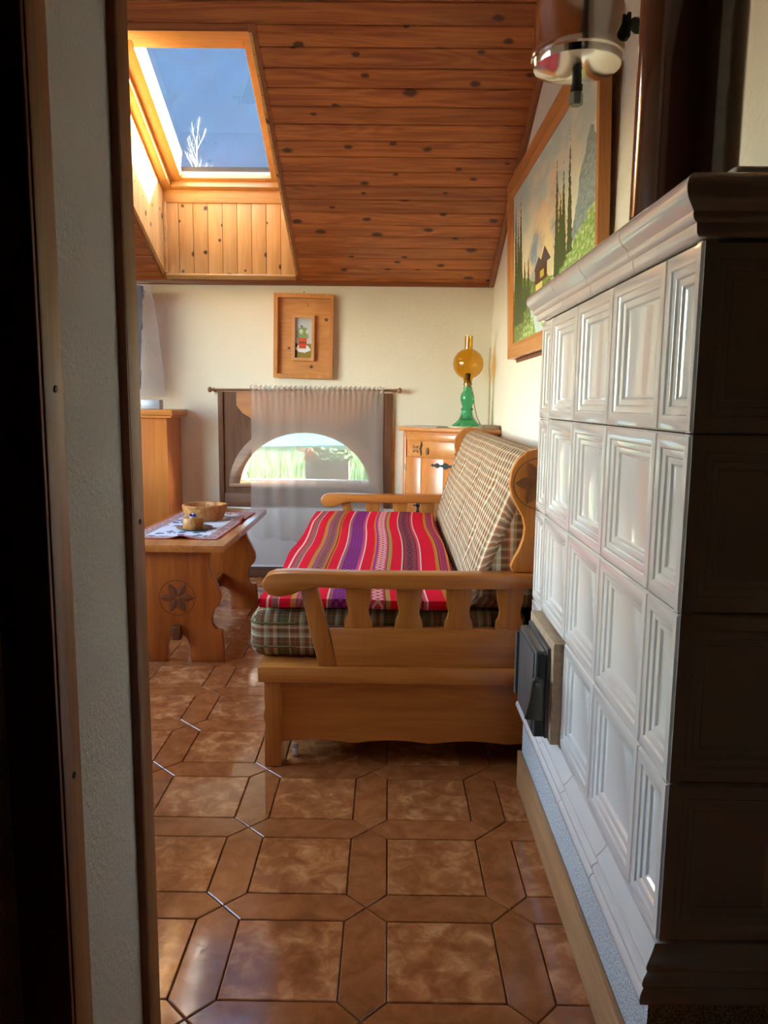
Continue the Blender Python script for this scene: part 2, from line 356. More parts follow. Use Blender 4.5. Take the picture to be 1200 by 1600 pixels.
struct(bx('wall_front', (XL-.25, YN+.03, -.1), (JX, YF, ZFLAT+.1), PLASTER_GREY), 'grey plaster wall at the doorway')
struct(bx('wall_front_header', (JX, YN+.03, 2.12), (XW, YF, ZFLAT+.1), PLASTER_GREY), 'plaster above the doorway')
struct(bx('wall_hall_right', (XW, -1.7, -.1), (XW+.25, YF, ZFLAT+.12), plain('hall_side_unseen_dark', (.08, .042, .022), .6))); struct(bx('wall_hall_left', (-1.5, -1.7, -.1), (-1.3, YN+.03, 2.5), HALL_DARK)); struct(bx('wall_hall_rear', (-1.5, -1.9, -.1), (XW+.25, -1.7, 2.5), HALL_DARK))  # unseen walls, toned dark so little light reaches the stove's near side
struct(bx('ceiling_hall', (-1.5, -1.9, 2.35), (XW+.25, YN+.03, 2.5), HALL_DARK))

# doorway casing
def screw(parent, p, ax):
    M = Matrix.Translation(p) @ Vector(ax).to_track_quat('Z', 'Y').to_matrix().to_4x4()
    MB().lathe([(0, .0012), (.0035, .0012), (.0042, 0), (.0042, -.002)], n=10, M=M).build('screw', BLACKIRON, parent, 30)
t1 = thing('trim_1', 'wooden door casing on the hall side of the plaster reveal', 'trim', (-.4, .85, 0)); t1['kind'] = 'structure'; del t1['category']
MB().plate(rect(-.430, .829, -.367, .880), [], XY, 0, 2.12, .004).build('casing_board', JAMB_Z, t1, 35)
bx('casing_face', (-.429, .8235, 0), (-.3695, .831, 2.12), JAMB_SHADE, t1, .003)  # thin facing on the shaded side, its darker colour stands in for shade
for z in (1.21, .76): screw(t1, (-.3667, .855, z), (1, 0, 0))
t2 = thing('trim_2', 'wooden door casing on the room side of the plaster reveal', 'trim', (-.4, 1.13, 0)); t2['kind'] = 'structure'; del t2['category']
MB().plate(rect(-.45, 1.106, -.3685, 1.154), [], XY, 0, 2.12, .004).build('casing_board', JAMB_Z, t2, 35)
bx('casing_face', (-.386, 1.1025, 0), (-.370, 1.108, 2.12), JAMB_SHADE, t2, .002)
screw(t2, (-.3682, 1.13, 1.02), (1, 0, 0))

# ceiling ----------------------------------------------------------
ce = struct(MB().plate([(XL-.05, YFLAT-.1), (XW+.05, YFLAT-.1), (XW+.05, YB+.3), (XL-.05, YB+.3)], [rect(OX0-.005, OY0-.005, OX1+.005, OY1+.005)], SLP, .014, .20).build('ceiling', BLACK), 'knotty pine board ceiling sloping down to the knee wall')
struct(bx('ceiling_flat', (XL-.25, -.2+YN, ZFLAT), (XW+.25, YFLAT+.12, ZFLAT+.3), CEIL_WOOD), 'flat wooden ceiling above the stove')
BP = .0985; BY0 = 5.152
def board(x0, x1, y0, y1):
    # tongue-and-groove board: bevelled long edges on the room side
    e = .0016; c = .0035
    pr = [(y0+e, .014), (y0+e, c), (y0+e+c, 0), (y1-e-c, 0), (y1-e, c), (y1-e, .014)]
    vs = [slope(x, y, d) for x in (x0, x1) for y, d in pr]; n = 6
    b = MB(); b.raw(vs, [(i, (i+1) % n, n+(i+1) % n, n+i) for i in range(n)]+[tuple(range(n)), tuple(reversed(range(n, 2*n)))]); b.build('ceiling_board', CEIL_WOOD, ce)
for k in range(-1, 23):
    y1 = BY0-k*BP; y0 = y1-BP; y1 = min(y1, YB+.01)
    if y1 < YFLAT: break
    if y1 > OY0 and y0 < OY1-.005:
        board(XL, OX0-.012, y0, y1); board(OX1+.012, XW, y0, y1)
        if y0 < OY0-.02: board(OX0-.010, OX1+.010, y0, OY0-.008)
    else: board(XL, XW, y0, y1)
tr3 = struct(MB().plate(rect(XL, YB-.026, XW, YB), [], XY, 1.946, 1.99, .006).build('trim_3', CEIL_TRIM_X, None, 35), 'dark wooden strip where the board ceiling meets the knee wall')
def slope_strip(name, x0, x1, y0, y1, d0, d1, mat, parent=None, bev=.004): return MB().plate(rect(x0, y0, x1, y1), [], SLP, d0, d1, bev).build(name, mat, parent, 35)
struct(slope_strip('trim_4', XW-.032, XW, YFLAT, YB-.02, -.03, .004, CEIL_TRIM_Y), 'wooden strip where the board ceiling meets the right wall')

# skylight -----------------------------------------------------------
wi = thing('window_1', 'pine framed skylight in a board-lined shaft with mountain view', 'window', (-1.03, 4.4, 2.4)); wi['kind'] = 'structure'; del wi['category']
WP = 2.557                                     # height of the window plane at y = 5.15
def wpt(x, y, d=0.0): return Vector((x, y+d*ST, WP+(5.15-y)*SL+d*CT))
WPL = lambda u, v, d: wpt(u, v, d)
TW = .034
for nm, a in (('opening_trim', (OX1, OX1+TW, OY0-TW, OY1+.052)), ('opening_trim', (OX0-TW, OX0, OY0-TW, OY1+.052))): slope_strip(nm, a[0], a[1], a[2], a[3], -.003, .004, CEIL_TRIM_Y, wi, .001)
slope_strip('opening_trim', OX0, OX1, OY0-TW, OY0, -.003, .004, CEIL_TRIM_X, wi, .001)
slope_strip('opening_trim', OX0, OX1, OY1, OY1+.045, -.012, .004, SASH_X, wi)
SY0, SY1 = 4.10, 5.118                         # window frame, plan extent
# shaft linings: vertical boards
zb = slope(0, OY1).z; bw = (OX1-OX0)/9
for i in range(9):
    x0 = OX0+i*bw; bx('lining_board', (x0+.0012, OY1+.001, zb-.006), (x0+bw-.0012, OY1+.014, 2.445), SHAFT_WOOD, wi, .0025)
bx('lining_back', (OX0-.05, OY1+.013, zb+.03), (OX1+.05, OY1+.05, 2.66), BLACK, wi)
bx('lining_trim', (OX0, OY1-.006, 2.437), (OX1, OY1+.02, 2.515), SASH_X, wi, .004)
bx('corner_strip', (OX0, OY1-.022, zb+.005), (OX0+.022, OY1+.002, 2.44), SASH_X, wi, .004)
def side_quad(x, y0, y1):                       # strip of a side lining between the ceiling plane and the window plane
    def top(y): return min(WP+(5.15-y)*SL+.02, 9) if y >= SY0 else slope(0, OY0).z+(WP+(5.15-SY0)*SL-slope(0, OY0).z)*(y-OY0)/(SY0-OY0)
    return [(y0, slope(0, y0).z-.004), (y1, slope(0, y1).z-.004), (y1, top(y1)), (y0, top(y0))]
nb = 16; sb = (OY1-OY0)/nb
for i in range(nb):
    y0 = OY0+i*sb
    for x, d in ((OX0, -.014), (OX1, .014)):
        MB().plate(side_quad(x, y0+.0012, y0+sb-.0012), [], YZ, x, x+d, .002).build('lining_board', SHAFT_WOOD, wi)
for x, d in ((OX0-.013, -.04), (OX1+.013, .04)):
    MB().plate([(OY0-.05, slope(0, OY0-.05).z+.03), (OY1+.05, slope(0, OY1+.05).z+.03), (OY1+.05, 2.62), (SY0, WP+(5.15-SY0)*SL+.06), (OY0-.05, slope(0, OY0).z+.08)], [], YZ, x, x+d).build('lining_back', BLACK, wi)
MB().plate([(OY0-.03, slope(0, OY0).z+.06), (OY0, slope(0, OY0).z-.002), (SY0+.03, WP+(5.15-SY0)*SL-.02), (SY0, WP+(5.15-SY0)*SL+.06)], [], YZ, OX0-.012, OX1+.012).build('lining_top', SASH_X, wi)
# fixed frame, sash, pane, outside cladding
GX0_, GX1_, GYT, GYB = -1.322, -.757, 4.222, 5.082
def ring(x0, x1, y0, y1, X0, X1, Y0, Y1, d0, d1, nm):
    for a in ((x0, X0, y0, y1, SASH_Y), (X1, x1, y0, y1, SASH_Y), (X0, X1, y0, Y0, SASH_X), (X0, X1, Y1, y1, SASH_X)):
        MB().plate(rect(a[0], a[2], a[1], a[3]), [], WPL, d0, d1, .004).build(nm, a[4], wi, 35)
ring(OX0-.02, OX1+.02, SY0-.04, SY1+.03, OX0+.055, OX1-.055, SY0+.045, SY1-.012, -.055, .03, 'window_frame')
ring(OX0+.05, OX1-.05, SY0+.04, SY1-.008, GX0_, GX1_, GYT, GYB, -.012, .038, 'sash_rail')
MB().plate(rect(GX0_-.01, GYT-.01, GX1_+.01, GYB+.01), [], WPL, .030, .034).build('pane', SKYGLASS, wi)
for a in ((OX0-.06, GX0_-.004, SY0-.1, GYB-.02, .16), (GX1_+.03, OX1+.06, SY0-.1, SY1+.06, .045), (GX0_, GX1_+.03, SY0-.1, GYT-.03, .06), (OX0-.06, GX1_+.03, GYB+.014, SY1+.06, .042)):
    MB().plate(rect(a[0], a[2], a[1], a[3]), [], WPL, .039, a[4], .003).build('cladding', WHITEALU, wi)

# arched window in the back wall --------------------------------------
wa = thing('window_2', 'low arched window set in dark stained boards behind a sheer curtain', 'window', (AX, YB, .5)); wa['kind'] = 'structure'; del wa['category']
BX0, BX1, BZ0, BZ1 = -1.143, .022, .488, 1.256
MB().plate(rect(BX0, BZ0, BX1, BZ1), [arch(AA+.012, AB+.012)], XZ, YB-.012, YB+.002).build('backing_board', DARK_Z, wa)
bx('stile', (BX0, YB-.026, BZ0), (BX0+.034, YB-.011, BZ1), DARK_Z, wa, .003)
bx('stile', (BX1-.05, YB-.026, BZ0), (BX1, YB-.011, BZ1), DARK_Z, wa, .003)
MB().plate([(BX0+.125, BZ1), (BX0+.125, 1.165), (BX0+.165, 1.115), (BX0+.30, 1.035), (BX1-.30, 1.035), (BX1-.165, 1.115), (BX1-.125, 1.165), (BX1-.125, BZ1)], [], XZ, YB-.027, YB-.011, .003).build('head_board', wood('head_board_wood', (.44, .17, .05), (.32, .105, .028), 'x', knots=.3, rough=.6), wa, 35)
MB().plate(arch(AA+.075, AB+.085, AZ-.03)+list(reversed(arch(AA, AB, AZ-.03))), [], XZ, YB-.032, YB-.008, .003).build('arch_ring', ARCH_W, wa, 35)
bx('bottom_rail', (BX0+.035, YB-.024, BZ0), (BX1-.05, YB-.011, BZ0+.09), DARK_X, wa, .003)
bx('sill', (AX-AA-.07, YB-.034, AZ-.028), (AX+AA+.07, YB+.2, AZ-.003), ARCH_W, wa, .003)
fr = MB().plate(arch(AA+.03, AB+.03)+[], [], XZ, YB+.13, YB+.131)
fr.bm.clear(); fr.plate([(AX+(AA+.03)*math.cos(math.pi*i/28), AZ+(AB+.03)*math.sin(math.pi*i/28)) for i in range(29)]+list(reversed(arch(AA-.005, AB-.005, AZ))), [], XZ, YB+.12, YB+.17)
fr.box((AX-AA, YB+.12, AZ-.01), (AX+AA, YB+.17, AZ+.010)); fr.build('casement', WHITEM, wa)
MB().plate(arch(AA, AB), [], XZ, YB+.14, YB+.146).build('pane', WINGLASS, wa)

# casement window in the left wall (outside the frame)
wl = thing('window_3', 'white two-leaf casement window in the left wall', 'window', (XL-.1, 2.5, WZ0)); wl['kind'] = 'structure'; del wl['category']
ym = (WY0+WY1)/2
for a, b in ((WY0, ym), (ym, WY1)):
    MB().plate(rect(a, WZ0, b, WZ1), [rect(a+.06, WZ0+.06, b-.06, WZ1-.06)], YZ, XL-.15, XL-.09).build('casement', WHITEM, wl)
    MB().plate(rect(a+.05, WZ0+.05, b-.05, WZ1-.05), [], YZ, XL-.123, XL-.118).build('pane', WINGLASS, wl)
bx('sill', (XL-.1, WY0-.05, WZ0-.03), (XL+.06, WY1+.05, WZ0), CAB_X, wl, .005)

struct(bx('baseboard_back', (XL, YB-.016, 0), (XW, YB, .07), DARK_X, None, .004), 'dark wooden baseboard along the back wall')

# ================================================================== tiled stove
FX, SY, SE = .44, 1.137, 2.287                 # front plane, near end, far end
st = thing('tiled_stove', 'cream glazed tiled stove with moulded cornice and iron door', 'stove', (.56, 1.7, 0))
TD = .026
bx('core', (FX+TD, SY+TD, .10), (XW-.002, SE-TD, 1.45), BLACK, st)
zr = [.342, .613, .886, 1.158, 1.433]
yc = [SY, 1.278, 1.572, 1.862, 2.148, SE]
STEP = [(0.0, -.022), (0.0, -.006), (.0035, -.0008), (.008, 0), (.021, 0), (.0245, -.0012), (.027, -.0045), (.034, -.0055), (.0375, -.0068), (.040, -.0105), (.047, -.0115), (.0505, -.013), (.0535, -.0175), (.058, -.0195)]
def kachel(u0, u1, v0, v1, mp, name='stove_tile'):
    gpp = .0010; u0 += gpp; u1 -= gpp; v0 += gpp; v1 -= gpp; k = min(1.0, (u1-u0)/2/.085)
    vs, fs = [], []
    for ins, d in STEP:
        iu = ins*(.8 if k < 1 else 1)
        for u, v in rect(u0+iu, v0+ins, u1-iu, v1-ins): vs.append(mp(u, v, d))
    for a in range(len(STEP)-1):
        for i in range(4): fs.append((a*4+i, a*4+(i+1) % 4, a*4+4+(i+1) % 4, a*4+4+i))
    e = (len(STEP)-1)*4; fs.append((e, e+1, e+2, e+3))
    b = MB(); b.raw(vs, fs); return b.build(name, CERAMIC, st, 24)
FR = lambda u, v, d: Vector((FX-d, u, v))
for r in range(4):
    for c in range(5):
        if r == 0 and c == 3: continue
        kachel(yc[c], yc[c+1], zr[r], zr[r+1], FR)
for r in range(4):
    xs = [FX, XW-.003]
    kachel(xs[0]+.001, xs[1], zr[r], zr[r+1], lambda u, v, d: Vector((u, SY-d, v)))
    kachel(xs[0]+.001, xs[1], zr[r], zr[r+1], lambda u, v, d: Vector((u, SE+d, v)))
def moulding(prof, name, joints, bev=0):
    # profile (outward, z) swept round front with mitred ends at the near and far corners
    def sect(d, y):
        if y == 'n': return lambda o, z: Vector((FX-o, SY-o, z))
        if y == 'f': return lambda o, z: Vector((FX-o, SE+o, z))
        return lambda o, z: Vector((FX-o, y, z))
    ys = ['n']+joints+['f']
    for a, b in zip(ys, ys[1:]):
        g_ = .0012; fa = sect(0, a if a == 'n' else a+g_); fb = sect(0, b if b == 'f' else b-g_); m_ = MB(); n = len(prof)
        m_.raw([fa(*p) for p in prof]+[fb(*p) for p in prof], [(i, (i+1) % n, n+(i+1) % n, n+i) for i in range(n)]+[tuple(range(n)), tuple(reversed(range(n, 2*n)))])
        m_.build(name, CERAMIC, st, 40)
    for sy, sg in ((SY, -1), (SE, 1)):
        m_ = MB(); n = len(prof)
        m_.raw([Vector((FX-o, sy+sg*o, z)) for o, z in prof]+[Vector((XW-.003, sy+sg*o, z)) for o, z in prof], [(i, (i+1) % n, n+(i+1) % n, n+i) for i in range(n)]+[tuple(range(n)), tuple(reversed(range(n, 2*n)))])
        m_.build(name, CERAMIC, st, 40)
def arcpts(cx, cz, r, a0, a1, n=6): return [(cx+r*math.cos(R(a0+(a1-a0)*i/n)), cz+r*math.sin(R(a0+(a1-a0)*i/n))) for i in range(n+1)]
corn = [(-.02, 1.434), (.006, 1.434)]+arcpts(.006, 1.442, .008, -90, 0, 4)+[(.0145, 1.452)]+arcpts(.0145, 1.462, .010, -90, 20, 4)+arcpts(.028, 1.474, .006, 200, 120, 3)[:0]+arcpts(.017, 1.493, .024, -48, 90, 9)+[(-.02, 1.518)]
moulding(corn, 'cornice_piece', [1.408, 1.700, 1.977])
basep = [(-.02, .246), (.010, .246)]+arcpts(.014, .264, .018, -90, 60, 8)+arcpts(.017, .289, .011, -50, 70, 6)+arcpts(.010, .311, .010, -50, 60, 5)+[(.008, .328), (.001, .340), (-.02, .343)]
moulding(basep, 'base_moulding_piece', [1.417, 1.703, 1.970])
bx('top_slab', (FX+.005, SY+.005, 1.505), (XW-.002, SE-.005, 1.520), CERAMIC, st, .010, 4)
bx('cover_plate', (FX+.045, SY+.02, 1.519), (XW-.004, 1.28, 1.540), CERAMIC, st, .011, 4)
bx('plinth', (FX-.010, SY-.012, .0), (XW-.002, SE+.01, .247), TERRAZZO, st)
bx('kickboard', (FX-.0225, SY-.03, .0), (FX-.0095, SE+.02, .118), KICK, st, .003)
# stove door with mortar collar
bx('mortar_collar', (FX-.026, 1.846, .346), (FX+.03, 2.160, .612), MORTAR, st, .005)
dr = bx('door_frame', (FX-.036, 1.872, .352), (FX+.02, 2.135, .590), IRON, st, .004)
dl = bx('door_leaf', (FX-.062, 1.880, .352), (FX-.031, 2.115, .582), IRON, st, .005)
MB().box((FX-.066, 1.893, .364), (FX-.060, 2.102, .570), .003).build('door_panel', IRON, dl, 35)
MB().plate([(1.868, .36), (1.868, .575), (1.880, .575), (1.880, .36)], [], YZ, FX-.060, FX-.04, .002).build('door_lip', BLACKIRON, dl, 35)
MB().tube([(FX-.068, 2.118, .38), (FX-.068, 2.118, .56)], .006, 10).build('hinge', IRON, dl, 40)
HXc = FX-.060
hd = [(HXc+.015*math.cos(R(a)), .505+.016*math.sin(R(a))) for a in range(0, 181, 20)]+[(HXc-.019, .462), (HXc-.030, .412), (HXc+.016, .408), (HXc+.014, .462)]
MB().plate(hd, [], XZ, 1.850, 1.864, .003).build('handle', plain('dark_handle', (.055, .052, .04), .42, .5), dl, 35)
MB().tube([(HXc, 1.872, .505), (HXc, 1.845, .505)], .006, 12).build('handle_pivot', IRON, dl, 40)

# brown flue pipe
fp = thing('flue_pipe', 'glossy dark brown enamel flue pipe rising from the stove top', 'pipe', (.503, 1.40, 1.52))
MB().lathe([(.087, 1.5205), (.087, 2.42), (.0895, 2.422), (.0895, 2.46)], (.503, 1.40, 0), 48).build('pipe', ENAMEL, fp, 40)
MB().tube([(.503, 1.40+.12*(1-math.cos(R(a))), 2.46+.12*math.sin(R(a))) for a in range(0, 91, 10)]+[(.490, 1.99, 2.58)], .0865, 40).build('elbow', ENAMEL, fp, 40)
# stainless chimney with drain cap
sc_ = thing('chimney_pipe', 'polished stainless steel chimney section with drain cap hanging from above', 'pipe', (.466, 2.10, 2.05))
CX, CYY = .466, 2.10
MB().lathe([(.1065, 2.125), (.1065, ZFLAT-.002)], (CX, CYY, 0), 56).build('pipe', STEEL, sc_, 40)
MB().lathe([(.108, 2.175), (.1135, 2.172), (.1135, 2.085), (.1165, 2.080), (.1175, 2.072), (.1165, 2.064), (.112, 2.060), (.110, 2.050), (.108, 2.044), (.07, 2.030), (.025, 2.020), (.0, 2.018)], (CX, CYY, 0), 56).build('end_cap', STEEL, sc_, 35)
MB().lathe([(.012, 2.021), (.012, 1.998), (.015, 1.997), (.015, 1.984), (.0125, 1.983), (.0125, 1.972)], (CX-.002, CYY-.015, 0), 20).build('drain_spigot', BLACKIRON, sc_, 35)
MB().lathe([(.0, 1.949), (.015, 1.949), (.0175, 1.952), (.0175, 1.976), (.0155, 1.979), (0, 1.979)], (CX-.002, CYY-.015, 0), 6).build('drain_plug', plain('grey_plug', (.16, .155, .14), .4, .4), sc_)
MB().tube([(CX+.108, CYY-.035, 2.125), (CX+.136, CYY-.045, 2.125)], .009, 10).box((CX+.108, CYY-.05, 2.098), (CX+.118, CYY-.02, 2.155), .003).tube([(CX+.132, CYY-.06, 2.115), (CX+.132, CYY-.03, 2.135)], .016, 10).build('clamp_bolt', BLACKIRON, sc_, 35)

# ================================================================== wall pictures, rod, curtain
def mountain_picture():
    mt, n, l, b = newmat('alpine_painting'); tc = n.new('ShaderNodeTexCoord'); sp = n.new('ShaderNodeSeparateXYZ'); l.new(tc.outputs['UV'], sp.inputs[0]); u, v = sp.outputs[0], sp.outputs[1]
    nz = node(n, 'ShaderNodeTexNoise'); nz.inputs['Scale'].default_value = 7; nz.inputs['Detail'].default_value = 7; l.new(tc.outputs['UV'], nz.inputs['Vector'])
    nf = node(n, 'ShaderNodeTexNoise'); nf.inputs['Scale'].default_value = 45; nf.inputs['Detail'].default_value = 4; l.new(tc.outputs['UV'], nf.inputs['Vector'])
    N = mth(n, l, 'SUBTRACT', nz.outputs[0], .5); NF = mth(n, l, 'SUBTRACT', nf.outputs[0], .5)
    sky = ramp(n, [(0, (.62, .60, .42)), (.45, (.60, .58, .44)), (.75, (.44, .52, .44)), (1, (.36, .46, .42))]); l.new(v, sky.inputs[0])
    cloud = ramp(n, [(.45, (0, 0, 0)), (.6, (1, 1, 1))]); l.new(nz.outputs[0], cloud.inputs[0])
    c = mixc(n, l, mth(n, l, 'MULTIPLY', cloud.outputs[0], .5), sky.outputs[0], (.70, .62, .45))
    def below(line):                       # 1 where v < line
        return mth(n, l, 'GREATER_THAN', line, v)
    def tri(cx, w_, hgt, base):            # triangular peak line
        return mth(n, l, 'SUBTRACT', hgt, mth(n, l, 'MULTIPLY', mth(n, l, 'ABSOLUTE', mth(n, l, 'SUBTRACT', u, cx)), (hgt-base)/w_))
    pk = mth(n, l, 'MAXIMUM', tri(.44, .28, .78, .35), tri(.60, .20, .84, .35)); pk = mth(n, l, 'ADD', pk, mth(n, l, 'MULTIPLY', N, .35))
    rock = ramp(n, [(.35, (.20, .28, .33)), (.48, (.52, .45, .33)), (.62, (.62, .52, .36))]); l.new(nz.outputs[0], rock.inputs[0]); c = mixc(n, l, below(pk), c, rock.outputs[0])
    glow = mth(n, l, 'MULTIPLY', below(mth(n, l, 'ADD', tri(.52, .16, .56, .28), mth(n, l, 'MULTIPLY', N, .3))), .7); c = mixc(n, l, glow, c, (.66, .56, .32))
    cl = mth(n, l, 'ADD', tri(.93, .24, .80, .22), mth(n, l, 'MULTIPLY', N, .30)); cr_ = ramp(n, [(.3, (.10, .15, .16)), (.6, (.24, .30, .28))]); l.new(nf.outputs[0], cr_.inputs[0]); c = mixc(n, l, below(cl), c, cr_.outputs[0])
    fo_ = mth(n, l, 'ADD', mth(n, l, 'ADD', tri(.15, .35, .40, .30), mth(n, l, 'MULTIPLY', N, .2)), mth(n, l, 'MULTIPLY', NF, .08)); gr = ramp(n, [(.3, (.05, .08, .03)), (.5, (.13, .18, .06)), (.65, (.30, .34, .12))]); l.new(nf.outputs[0], gr.inputs[0]); c = mixc(n, l, below(fo_), c, gr.outputs[0])
    md = mth(n, l, 'ADD', mth(n, l, 'ADD', mth(n, l, 'MULTIPLY', u, .48), -.02), mth(n, l, 'MULTIPLY', N, .25)); mr = ramp(n, [(.3, (.11, .17, .05)), (.5, (.22, .34, .10)), (.68, (.52, .50, .36))]); l.new(nf.outputs[0], mr.inputs[0]); c = mixc(n, l, below(md), c, mr.outputs[0])
    # stream
    sm = mth(n, l, 'LESS_THAN', mth(n, l, 'ABSOLUTE', mth(n, l, 'SUBTRACT', mth(n, l, 'ADD', u, mth(n, l, 'MULTIPLY', N, .3)), mth(n, l, 'ADD', .42, mth(n, l, 'MULTIPLY', v, -.45)))), .05)
    c = mixc(n, l, mth(n, l, 'MULTIPLY', mth(n, l, 'MULTIPLY', sm, below(.20)), .85), c, (.46, .54, .54))
    # house
    def box_(u0, u1, v0, v1):
        a = mth(n, l, 'MULTIPLY', mth(n, l, 'GREATER_THAN', u, u0), mth(n, l, 'LESS_THAN', u, u1)); return mth(n, l, 'MULTIPLY', a, mth(n, l, 'MULTIPLY', mth(n, l, 'GREATER_THAN', v, v0), mth(n, l, 'LESS_THAN', v, v1)))
    c = mixc(n, l, box_(.36, .52, .29, .385), c, (.07, .035, .02)); c = mixc(n, l, box_(.37, .46, .24, .29), c, (.60, .50, .22)); c = mixc(n, l, box_(.43, .48, .31, .35), c, (.42, .36, .10))
    for hc, hw, hh in ((.41, .07, .44), (.49, .075, .47)): c = mixc(n, l, mth(n, l, 'MULTIPLY', below(tri(hc, hw, hh, .375)), mth(n, l, 'GREATER_THAN', v, .375)), c, (.06, .05, .05))
    # conifers
    for tx, tb, tt, tw in ((.045, .12, .97, .020), (.085, .12, .84, .018), (.135, .12, .93, .022), (.10, .14, .70, .028), (.20, .18, .52, .02), (.26, .2, .50, .018), (.63, .25, .85, .016), (.70, .30, .75, .016), (.76, .32, .86, .014), (.67, .28, .66, .02)):
        prof = mth(n, l, 'MULTIPLY', mth(n, l, 'SUBTRACT', tt, v), tw/(tt-tb)*2.0); d = mth(n, l, 'ABSOLUTE', mth(n, l, 'SUBTRACT', u, tx)); d = mth(n, l, 'ADD', d, mth(n, l, 'MULTIPLY', NF, .03))
        c = mixc(n, l, mth(n, l, 'MULTIPLY', mth(n, l, 'LESS_THAN', d, prof), mth(n, l, 'GREATER_THAN', v, tb)), c, (.045, .07, .025))
    hs_ = n.new('ShaderNodeHueSaturation'); hs_.inputs['Saturation'].default_value = 1.15; hs_.inputs['Value'].default_value = 1.3; l.new(c, hs_.inputs['Color']); c = hs_.outputs[0]
    l.new(c, b.inputs['Base Color']); b.inputs['Roughness'].default_value = .45; bump(n, l, b, nf.outputs[0], .2, .003); return mt
pa = thing('mountain_painting', 'large framed oil painting of a chalet below alpine peaks', 'painting', (XW, 3.3, 1.43))
PY0, PY1, PZ0, PH, FW = 2.42, 4.21, 1.432, .885, .078
TILT = math.atan2(.030, PH)
def PAI(u, v, d):       # u along the wall from the far end, v up the picture, d out from the back
    p = Vector((XW-.006-d*math.cos(TILT)-v*math.sin(TILT), PY1-u, PZ0+v*math.cos(TILT)-d*math.sin(TILT))); return p
PW = PY1-PY0
def frame_bar(p0, p1, horiz, mat, parent, MP, fw, dep, nm='frame_bar'):
    # mitred bar: outer edge from p0 to p1, inner edge inset
    (u0, v0), (u1, v1) = p0, p1; d = Vector((u1-u0, v1-v0)).normalized(); nn = Vector((-d.y, d.x)); pr = [(0, 0), (0, dep), (.18*fw, dep), (.62*fw, dep*.80), (.70*fw, dep*.82), (fw, dep*.50), (fw, 0)]
    vs = []
    for (u, v), sg in ((p0, 1), (p1, -1)):
        for i, z in pr: q = Vector((u, v))+nn*i+d*i*sg; vs.append(MP(q.x, q.y, z))
    k = len(pr); b = MB(); b.raw(vs, [(i, (i+1) % k, k+(i+1) % k, k+i) for i in range(k)]+[tuple(range(k)), tuple(reversed(range(k, 2*k)))]); return b.build(nm, mat, parent, 25)
cs = [(0, 0), (PW, 0), (PW, PH), (0, PH)]
PICF_Y = wood('painting_frame_wood', (.58, .24, .06), (.44, .16, .036), 'y', rough=.35, coat=.2)
PICF_Z = wood('painting_frame_upright', (.58, .24, .06), (.44, .16, .036), 'z', rough=.35, coat=.2)
for i in range(4): frame_bar(cs[i], cs[(i+1) % 4], i % 2 == 0, PICF_Y if i % 2 == 0 else PICF_Z, pa, PAI, FW, .036)
cv = MB(); cv.grid(8, 8, lambda a, b: PAI(FW*.9+a*(PW-1.8*FW), FW*.9+b*(PH-1.8*FW), .014), uv=lambda a, b: (a, b)); cv.build('canvas', mountain_picture(), pa, 'keep')
bx('back_panel', (XW-.004, PY0+.1, PZ0-.02), (XW-.001, PY1-.06, PZ0+.3), DARK_X, pa)

def flower_picture():
    mt, n, l, b = newmat('flowerpot_print'); tc = n.new('ShaderNodeTexCoord'); sp = n.new('ShaderNodeSeparateXYZ'); l.new(tc.outputs['UV'], sp.inputs[0]); u, v = sp.outputs[0], sp.outputs[1]
    nf = node(n, 'ShaderNodeTexNoise'); nf.inputs['Scale'].default_value = 12; nf.inputs['Detail'].default_value = 4; l.new(tc.outputs['UV'], nf.inputs['Vector']); NF = mth(n, l, 'SUBTRACT', nf.outputs[0], .5)
    c = mixc(n, l, mth(n, l, 'GREATER_THAN', .36, v), (.52, .53, .55), (.26, .18, .03))
    c = mixc(n, l, mth(n, l, 'MULTIPLY', mth(n, l, 'LESS_THAN', u, .12), mth(n, l, 'LESS_THAN', v, .37)), c, (.03, .02, .01))
    def ell(cx, cz, rx, rz, nz=.3):
        dx = mth(n, l, 'DIVIDE', mth(n, l, 'SUBTRACT', u, cx), rx); dz = mth(n, l, 'DIVIDE', mth(n, l, 'SUBTRACT', v, cz), rz)
        return mth(n, l, 'LESS_THAN', mth(n, l, 'ADD', mth(n, l, 'ADD', mth(n, l, 'MULTIPLY', dx, dx), mth(n, l, 'MULTIPLY', dz, dz)), mth(n, l, 'MULTIPLY', NF, nz*8)), 1.0)
    c = mixc(n, l, ell(.48, .24, .42, .10, .22), c, (.75, .74, .76)); c = mixc(n, l, ell(.45, .60, .36, .18, .3), c, (.24, .30, .12)); c = mixc(n, l, ell(.35, .66, .12, .06, .2), c, (.55, .60, .40)); c = mixc(n, l, ell(.72, .66, .10, .05, .2), c, (.60, .62, .48)); c = mixc(n, l, ell(.38, .79, .06, .025, .1), c, (.10, .10, .04))
    wpot = mth(n, l, 'ADD', .15, mth(n, l, 'MULTIPLY', v, .22)); inpot = mth(n, l, 'LESS_THAN', mth(n, l, 'ABSOLUTE', mth(n, l, 'SUBTRACT', u, .45)), wpot); inpot = mth(n, l, 'MULTIPLY', inpot, mth(n, l, 'MULTIPLY', mth(n, l, 'GREATER_THAN', v, .24), mth(n, l, 'LESS_THAN', v, .50)))
    pot = ramp(n, [(0, (.55, .07, .02)), (.37, (.22, .02, .01)), (.40, (.60, .10, .03)), (.5, (.30, .04, .02))], True); l.new(v, pot.inputs[0]); c = mixc(n, l, inpot, c, pot.outputs[0])
    l.new(c, b.inputs['Base Color']); b.inputs['Roughness'].default_value = .4; return mt
